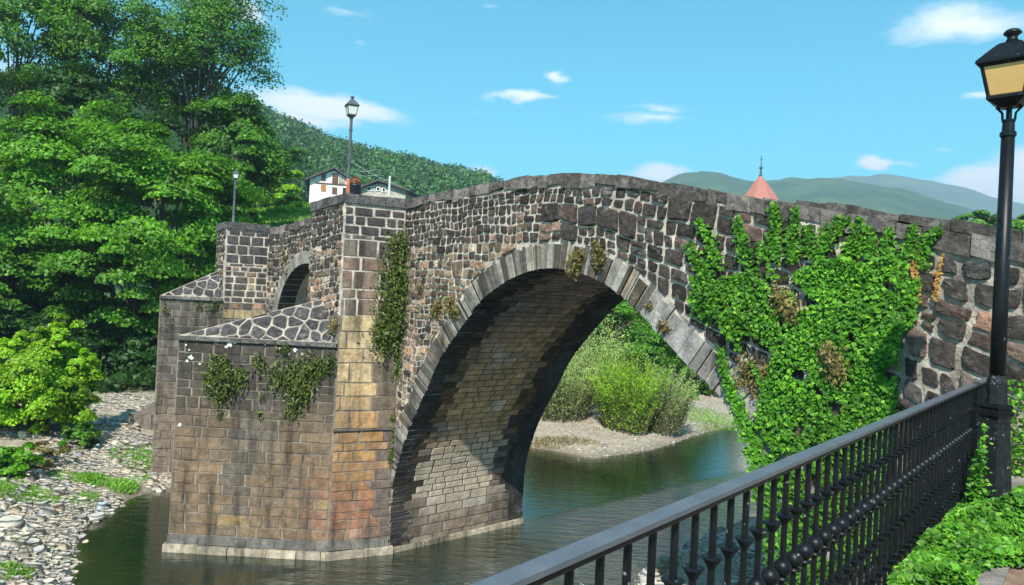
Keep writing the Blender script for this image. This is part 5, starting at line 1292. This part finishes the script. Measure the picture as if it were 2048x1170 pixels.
# ------------------------------------------------------------------ lamps
def mat_glass(name, col, rough=.25, trans=.0):
    m, nt, b = new_mat(name); n = noise(nt, 3, 4, .6); r = ramp(nt, n.outputs[0], [(.3, tuple(x*.9 for x in col)), (.7, tuple(min(1, x*1.08) for x in col))]); nt.links.new(r.outputs[0], b.inputs['Base Color']); b.inputs['Roughness'].default_value = rough
    b.inputs['Specular IOR Level'].default_value = .5; b.inputs['Transmission Weight'].default_value = trans
    return m
MAT['amber'] = mat_glass('amber_pane', (.50, .31, .12)); MAT['pane'] = mat_glass('milky_pane', (.62, .64, .63)); MAT['rust'] = mat_plain('rusty_iron', (.30, .10, .045), var=.5, scale=8); MAT['greyiron'] = mat_plain('grey_iron', (.07, .08, .085), rough=.5, var=.3, bstr=.1)
MAT['moss'] = mat_plain('yellow_moss', (.22, .20, .03), var=.4, scale=30)
def lantern(parent, base, s, pane, iron, rot, wk=1.0):
    """square lantern; base = top of post; s scales a 0.66 m tall lantern"""
    def sq(prof, name, mat, par, n=4):
        return MB().lathe([(r*wk*s*math.sqrt(2), z*s) for r, z in prof], base, n, rot+math.pi/4).build(name, mat, par)
    sq([(.05, 0), (.085, .03), (.118, .055), (.128, .062), (.128, .085), (.05, .087)], 'lantern_base', iron, parent)
    sq([(.110, .09), (.156, .345)], 'lantern_core', pane, parent)
    for k in range(4):
        a = rot+math.pi/2*k; d = V3(math.cos(a), math.sin(a), 0); e = V3(-d[1], d[0], 0)
        # pane proud of the core, and a corner bar between panes
        q = [base+(d*.112+e*.102)*wk*s+EZ*.095*s, base+(d*.112-e*.102)*wk*s+EZ*.095*s, base+(d*.158-e*.144)*wk*s+EZ*.342*s, base+(d*.158+e*.144)*wk*s+EZ*.342*s]
        vs = q+[p+d*.006*s for p in q]; MB().add(vs, [(0, 1, 2, 3), (7, 6, 5, 4), (0, 4, 5, 1), (1, 5, 6, 2), (2, 6, 7, 3), (3, 7, 4, 0)]).build('glass_pane', pane, parent)
        MB().tube([base+(d+e)*.116*wk*s+EZ*.085*s, base+(d+e)*.161*wk*s+EZ*.35*s], [.013*s, .013*s], 4).build('corner_bar', iron, parent)
    sq([(.162, .325), (.186, .35), (.194, .352), (.194, .372), (.186, .385), (.125, .465), (.085, .515), (.068, .53), (.062, .535)], 'lantern_roof', iron, parent)
    MB().lathe([(.06*s, .53*s), (.038*s, .575*s), (.038*s, .595*s), (.066*s, .615*s), (.066*s, .625*s), (.05*s, .645*s), (.01*s, .66*s)], base, 12).build('finial', iron, parent, True)
def near_lamp():
    Yd = 6.04; b = atdist(1983, 1003, Yd); Z0 = b[2]; top = atdist(2030, 57, Yd)[2]; H = top-Z0
    t = empty('street_lamp', b); tag(t, 'tall black street lamp with amber lantern at the right edge beside the railing', 'street lamp')
    rot = math.radians(20); P = V3(b[0], b[1], Z0); I = MAT['iron']; px = lambda y: (1003-y)/Yd*Yd/FPX*Yd
    h = lambda y: (1003-y)*Yd/FPX
    w = math.sqrt(2)
    MB().lathe([(.128*w, h(1003)), (.128*w, h(996)), (.108*w, h(988)), (.104*w, h(985))], P, 4, rot+math.pi/4).build('foot', I, t)
    MB().lathe([(.100*w, h(990)), (.094*w, h(960)), (.072*w, h(832))], P, 4, rot+math.pi/4).build('pedestal', MAT['peel'], t)
    MB().lathe([(.072*w, h(836)), (.092*w, h(830)), (.092*w, h(822)), (.078*w, h(819)), (.088*w, h(814)), (.084*w, h(808)), (.058*w, h(806))], P, 4, rot+math.pi/4).build('moulding', I, t)
    MB().lathe([(.058*w, h(808)), (.052*w, h(760)), (.044*w, h(752)), (.042*w, h(750))], P, 8, rot).build('neck', MAT['peel'], t)
    MB().lathe([(.058, h(752)), (.056, h(600)), (.05, h(272))], P, 14).build('post', I, t, True)
    MB().lathe([(.05, h(274)), (.06, h(272)), (.06, h(264)), (.047, h(262)), (.044, h(244)), (.05, h(243)), (.05, h(239)), (.03, h(238))], P, 12).build('post_ring', I, t)
    for k in range(4):
        a = rot+math.pi/2*k+math.pi/4; d = V3(math.cos(a), math.sin(a), 0); MB().tube([P+d*.043+EZ*h(240), P+d*.048+EZ*h(225), P+d*.09+EZ*h(212)], [.01, .01, .014], 6).build('cradle_arm', I, t)
    MB().lathe([(.022, h(240)), (.022, h(212))], P, 8).build('cable_tube', I, t)
    s = (top-(Z0+h(215)))/.66; lantern(t, P+EZ*h(215), s, MAT['amber'], I, math.radians(-136), 1.08)
    # moss cushion on the roof
    d = V3(math.cos(rot-math.pi/2), math.sin(rot-math.pi/2), 0); c = P+d*.17*s+EZ*(h(215)+.475*s)+V3(-.02, 0, 0)
    v, f = BLOBS[2]; mesh_obj('moss', v*np.array([.05, .025, .02])+c, f, MAT['moss'], t, smooth=True)
near_lamp()
def far_lamp(name, label, base, Ht, s, rust, rot, pane):
    t = empty(name, base); tag(t, label, 'street lamp'); P = V3(*base); I = MAT['greyiron']; post = Ht-.66*s; cut = post*.52
    MB().lathe([(.10, 0), (.10, .25), (.07, .3), (.065, .32)], P, 8).build('foot', MAT['rust'] if rust else I, t)
    MB().lathe([(.05, .3), (.042, cut)], P, 10).build('lower_post', MAT['rust'] if rust else I, t, True)
    MB().lathe([(.04, cut), (.034, post-.32), (.045, post-.31), (.045, post-.28), (.036, post-.27), (.036, post-.05), (.05, post)], P, 10).build('upper_post', I, t)
    lantern(t, P+EZ*post, s, pane, I, rot)
L1 = B1 = None
d = 17.6
p = atdist(705, 192, d); b = V3(p[0], p[1], 7.05); far_lamp('street_lamp', 'rust footed lamp standing on the bridge behind the turret parapet', b, p[2]-7.05, .80, True, math.radians(-65), MAT['pane'])
p = atdist(472, 338, 22.6); far_lamp('street_lamp', 'small distant lamp on the second turret in front of the trees', V3(p[0], p[1], 6.9), p[2]-6.9, .5, False, math.radians(-65), MAT['pane'])

# planter behind the parapet beside the rusty lamp
def planter():
    c = atdist(710, 386, 17.2); t = empty('planter', (c[0], c[1], c[2]-.45)); tag(t, 'dark planter with a domed rust coloured plant beside the lamp on the bridge', 'planter')
    P = V3(c[0], c[1], c[2]-.45); MB().lathe([(.10, 0), (.125, .3), (.13, .60), (.138, .61), (.138, .65), (.115, .652), (.11, .62)], P, 16).build('pot', mat_plain('dark_pot', (.015, .017, .03), rough=.4, var=.2, bstr=.05), t, True)
    r = np.random.default_rng(8); d_ = rand_dirs(1400, r); d_[:, 2] = np.abs(d_[:, 2]); pos = P+EZ*.66+d_*np.array([.125, .125, .17])*(.7+.35*r.random((1400, 1)))
    quads_obj('plant', leaf_quads(pos, d_+r.normal(size=d_.shape)*.4, .04*(.6+.8*r.random(1400)), r), mat_leaf('rust_flower', (.07, .025, .014), (.16, .055, .025), (.32, .13, .05), trans=.1), t)
planter()

# ------------------------------------------------------------------ houses, spire, pole
MAT['plaster'] = mat_plain('white_plaster', (.78, .77, .74), var=.08, scale=.8, bstr=.1); MAT['stonewall'] = mat_plain('house_stone', (.40, .35, .30), var=.45, scale=2.2, bstr=.8, bdist=.1)
MAT['tile'] = mat_plain('dark_tiles', (.085, .07, .065), var=.4, scale=2); MAT['wood'] = mat_plain('brown_wood', (.12, .065, .04), var=.3, scale=3); MAT['orange'] = mat_plain('orange_shutter', (.42, .16, .06), var=.25, scale=3); MAT['hole'] = mat_plain('window_dark', (.02, .02, .022), rough=.2, var=.2, bstr=0)
def house(name, label, D, xl, xr, peak, eave_y, yaw, wallmat, depth, feats, over=.9, balcony=False, low=14):
    """front wall spans px xl..xr; peak=(x,y); features are px rectangles on the front"""
    c = atdist((xl+xr)/2, eave_y, D); k = D/FPX; u = V3(math.cos(yaw), math.sin(yaw), 0); n = V3(u[1], -u[0], 0); 
    W_ = (xr-xl)*k; zE = c[2]; zP = atdist(peak[0], peak[1], D)[2]; t = empty(name, c-EZ*low); tag(t, label, 'house'); pk = (peak[0]-(xl+xr)/2)*k
    f = lambda a, d_, z: c+u*a-n*d_+EZ*(z-zE)
    a, b_ = -W_/2, W_/2
    vs = []
    for d_ in (0, depth): vs += [f(a, d_, zE-low), f(b_, d_, zE-low), f(b_, d_, zE), f(pk, d_, zP-.25), f(a, d_, zE)]
    MB().add(vs, [(0, 1, 2, 3, 4), (9, 8, 7, 6, 5), (0, 5, 6, 1), (1, 6, 7, 2), (2, 7, 8, 3), (3, 8, 9, 4), (4, 9, 5, 0)]).build('wall', wallmat, t)
    for sgn, e in ((-1, a), (1, b_)):
        sl = (zP-zE)/abs(pk-e); q = [(pk, zP), (e+sgn*over, zE-sl*over)]; V = []
        for d_ in (-over, depth+over):
            for (x, z) in q: V += [f(x, d_, z+.02), f(x, d_, z+.27)]
        MB().add(V, [(0, 2, 3, 1), (4, 5, 7, 6), (0, 1, 5, 4), (2, 6, 7, 3), (1, 3, 7, 5), (0, 4, 6, 2)]).build('roof', MAT['tile'], t)
    for nm, mt, (x0, y0, x1, y1) in feats:
        zc = zE+(eave_y-(y0+y1)/2)*k; xc = ((x0+x1)/2-(xl+xr)/2)*k; w, h_ = (x1-x0)*k, (y1-y0)*k
        o = MB().box(f(xc, -.03, zc), (w, .12, h_), (u, n, EZ)).build(nm, mt, t)
        if nm in ('window', 'door'):
            fr = MB()
            for dx, dz, ww, hh in ((-w/2, 0, .1, h_+.1), (w/2, 0, .1, h_+.1), (0, h_/2, w, .1), (0, -h_/2, w, .1)): fr.box(f(xc+dx, -.09, zc+dz), (ww, .08, hh), (u, n, EZ))
            fr.build('frame', MAT['wood'] if wallmat is MAT['plaster'] else MAT['plaster'], o)
    return t, f, zE, k
hx, f, zE, k = house('white_house', 'white gabled house with brown shutters and balcony above the bridge', 128, 622, 706, (667, 338), 361, math.radians(14), MAT['plaster'], 9,
      [('window', MAT['hole'], (644, 350, 651, 362)), ('door', MAT['wood'], (665, 347, 675, 366)), ('shutter', MAT['orange'], (643, 371, 653, 384)), ('shutter', MAT['wood'], (665, 374, 675, 388)), ('window', MAT['hole'], (686, 374, 694, 386)), ('panel', MAT['stonewall'], (677, 352, 690, 366)), ('balcony', MAT['wood'], (632, 367, 694, 369.5))])
for i in range(12):
    MB().box(f(-3.2+i*.45, -.45, zE-.15), (.05, .05, .75), (V3(1, 0, 0), V3(0, 1, 0), EZ)).build('balcony_baluster', MAT['wood'], hx)
house('stone_house', 'low stone gabled house with dark windows right of the planter', 120, 722, 812, (757, 363), 379, math.radians(-4), MAT['stonewall'], 10,
      [('window', MAT['hole'], (734, 375, 742, 383)), ('window', MAT['hole'], (744, 374, 748, 383)), ('window', MAT['hole'], (753, 375, 760, 382)), ('window', MAT['hole'], (765, 376, 771, 384))])
p = atdist(780, 352, 60); q = atdist(779, 420, 60); o = MB().tube([V3(p[0], p[1], q[2]-6), p], [.12, .09], 8).build('utility_pole', mat_plain('pale_pole', (.55, .54, .5), var=.2)); tag(o, 'pale utility pole in front of the stone house', 'pole')
for i, (a_, b_) in enumerate([((702, 340), (757, 339)), ((702, 347), (760, 350)), ((700, 322), (800, 372))]):
    A_, B_ = atdist(*a_, 150), atdist(*b_, 150); m_ = (A_+B_)/2-EZ*.4
    o = MB().tube([A_, m_, B_], [.03]*3, 4).build('overhead_wire', mat_plain('pale_wire', (.5, .5, .5), var=.1, bstr=0) if i == 0 else bpy.data.materials['pale_wire']); tag(o, ['upper level wire strung before the wooded hill right of the rusty lamp', 'lower level wire strung before the wooded hill right of the rusty lamp', 'steep slanting wire running down to the stone house roof'][i], 'wire', 'overhead wires before the hill')
def spire():
    D = 75; k = D/FPX; c = atdist(1519, 400, D); pk = atdist(1523, 351, D); tp_ = atdist(1524, 311, D); base = V3(c[0], c[1], c[2]-9)
    t = empty('church_tower', base); tag(t, 'pink pyramid spire with a dark finial rising behind the parapet', 'church tower'); h = pk[2]-c[2]; w = 30*k
    MB().lathe([(w*.85*1.414, 0), (w*.85*1.414, 8.6)], base, 4, math.pi/4+.15).build('tower', MAT['plaster'], t)
    MB().lathe([(w*1.45, 8.6), (w*1.35, 8.75), (w*.72, 9+h*.45), (.12, 9+h)], base, 8, .2).build('spire_roof', mat_plain('pink_tiles', (.33, .135, .105), var=.15, scale=3, bstr=.4, bdist=.03), t)
    q = V3(base[0], base[1], pk[2]-.1); e = tp_[2]-pk[2]+.1
    MB().lathe([(.16, 0), (.2, .1), (.12, .2), (.09, .8), (.2, .85), (.2, .95), (.06, 1.0), (.045, e*.7), (.03, e)], q, 8).build('finial', MAT['greyiron'], t)
    MB().box(q+EZ*e*.8, (.35, .05, .05)).build('vane', MAT['greyiron'], t)
spire()

# ------------------------------------------------------------------ haze
def haze():
    mb = MB().box((0, 1500, 148), (6400, 4600, 306)); o = mb.build('haze', None); m = bpy.data.materials.new('air'); m.use_nodes = True; nt = m.node_tree; nt.nodes.clear()
    out = nt.nodes.new('ShaderNodeOutputMaterial'); v = nt.nodes.new('ShaderNodeVolumePrincipled'); v.inputs['Color'].default_value = (.60, .76, .96, 1); v.inputs['Density'].default_value = .0006; v.inputs['Anisotropy'].default_value = .2
    nt.links.new(v.outputs[0], out.inputs['Volume']); o.data.materials.append(m); tag(o, kind='stuff')
HAZE = True
if HAZE: haze()
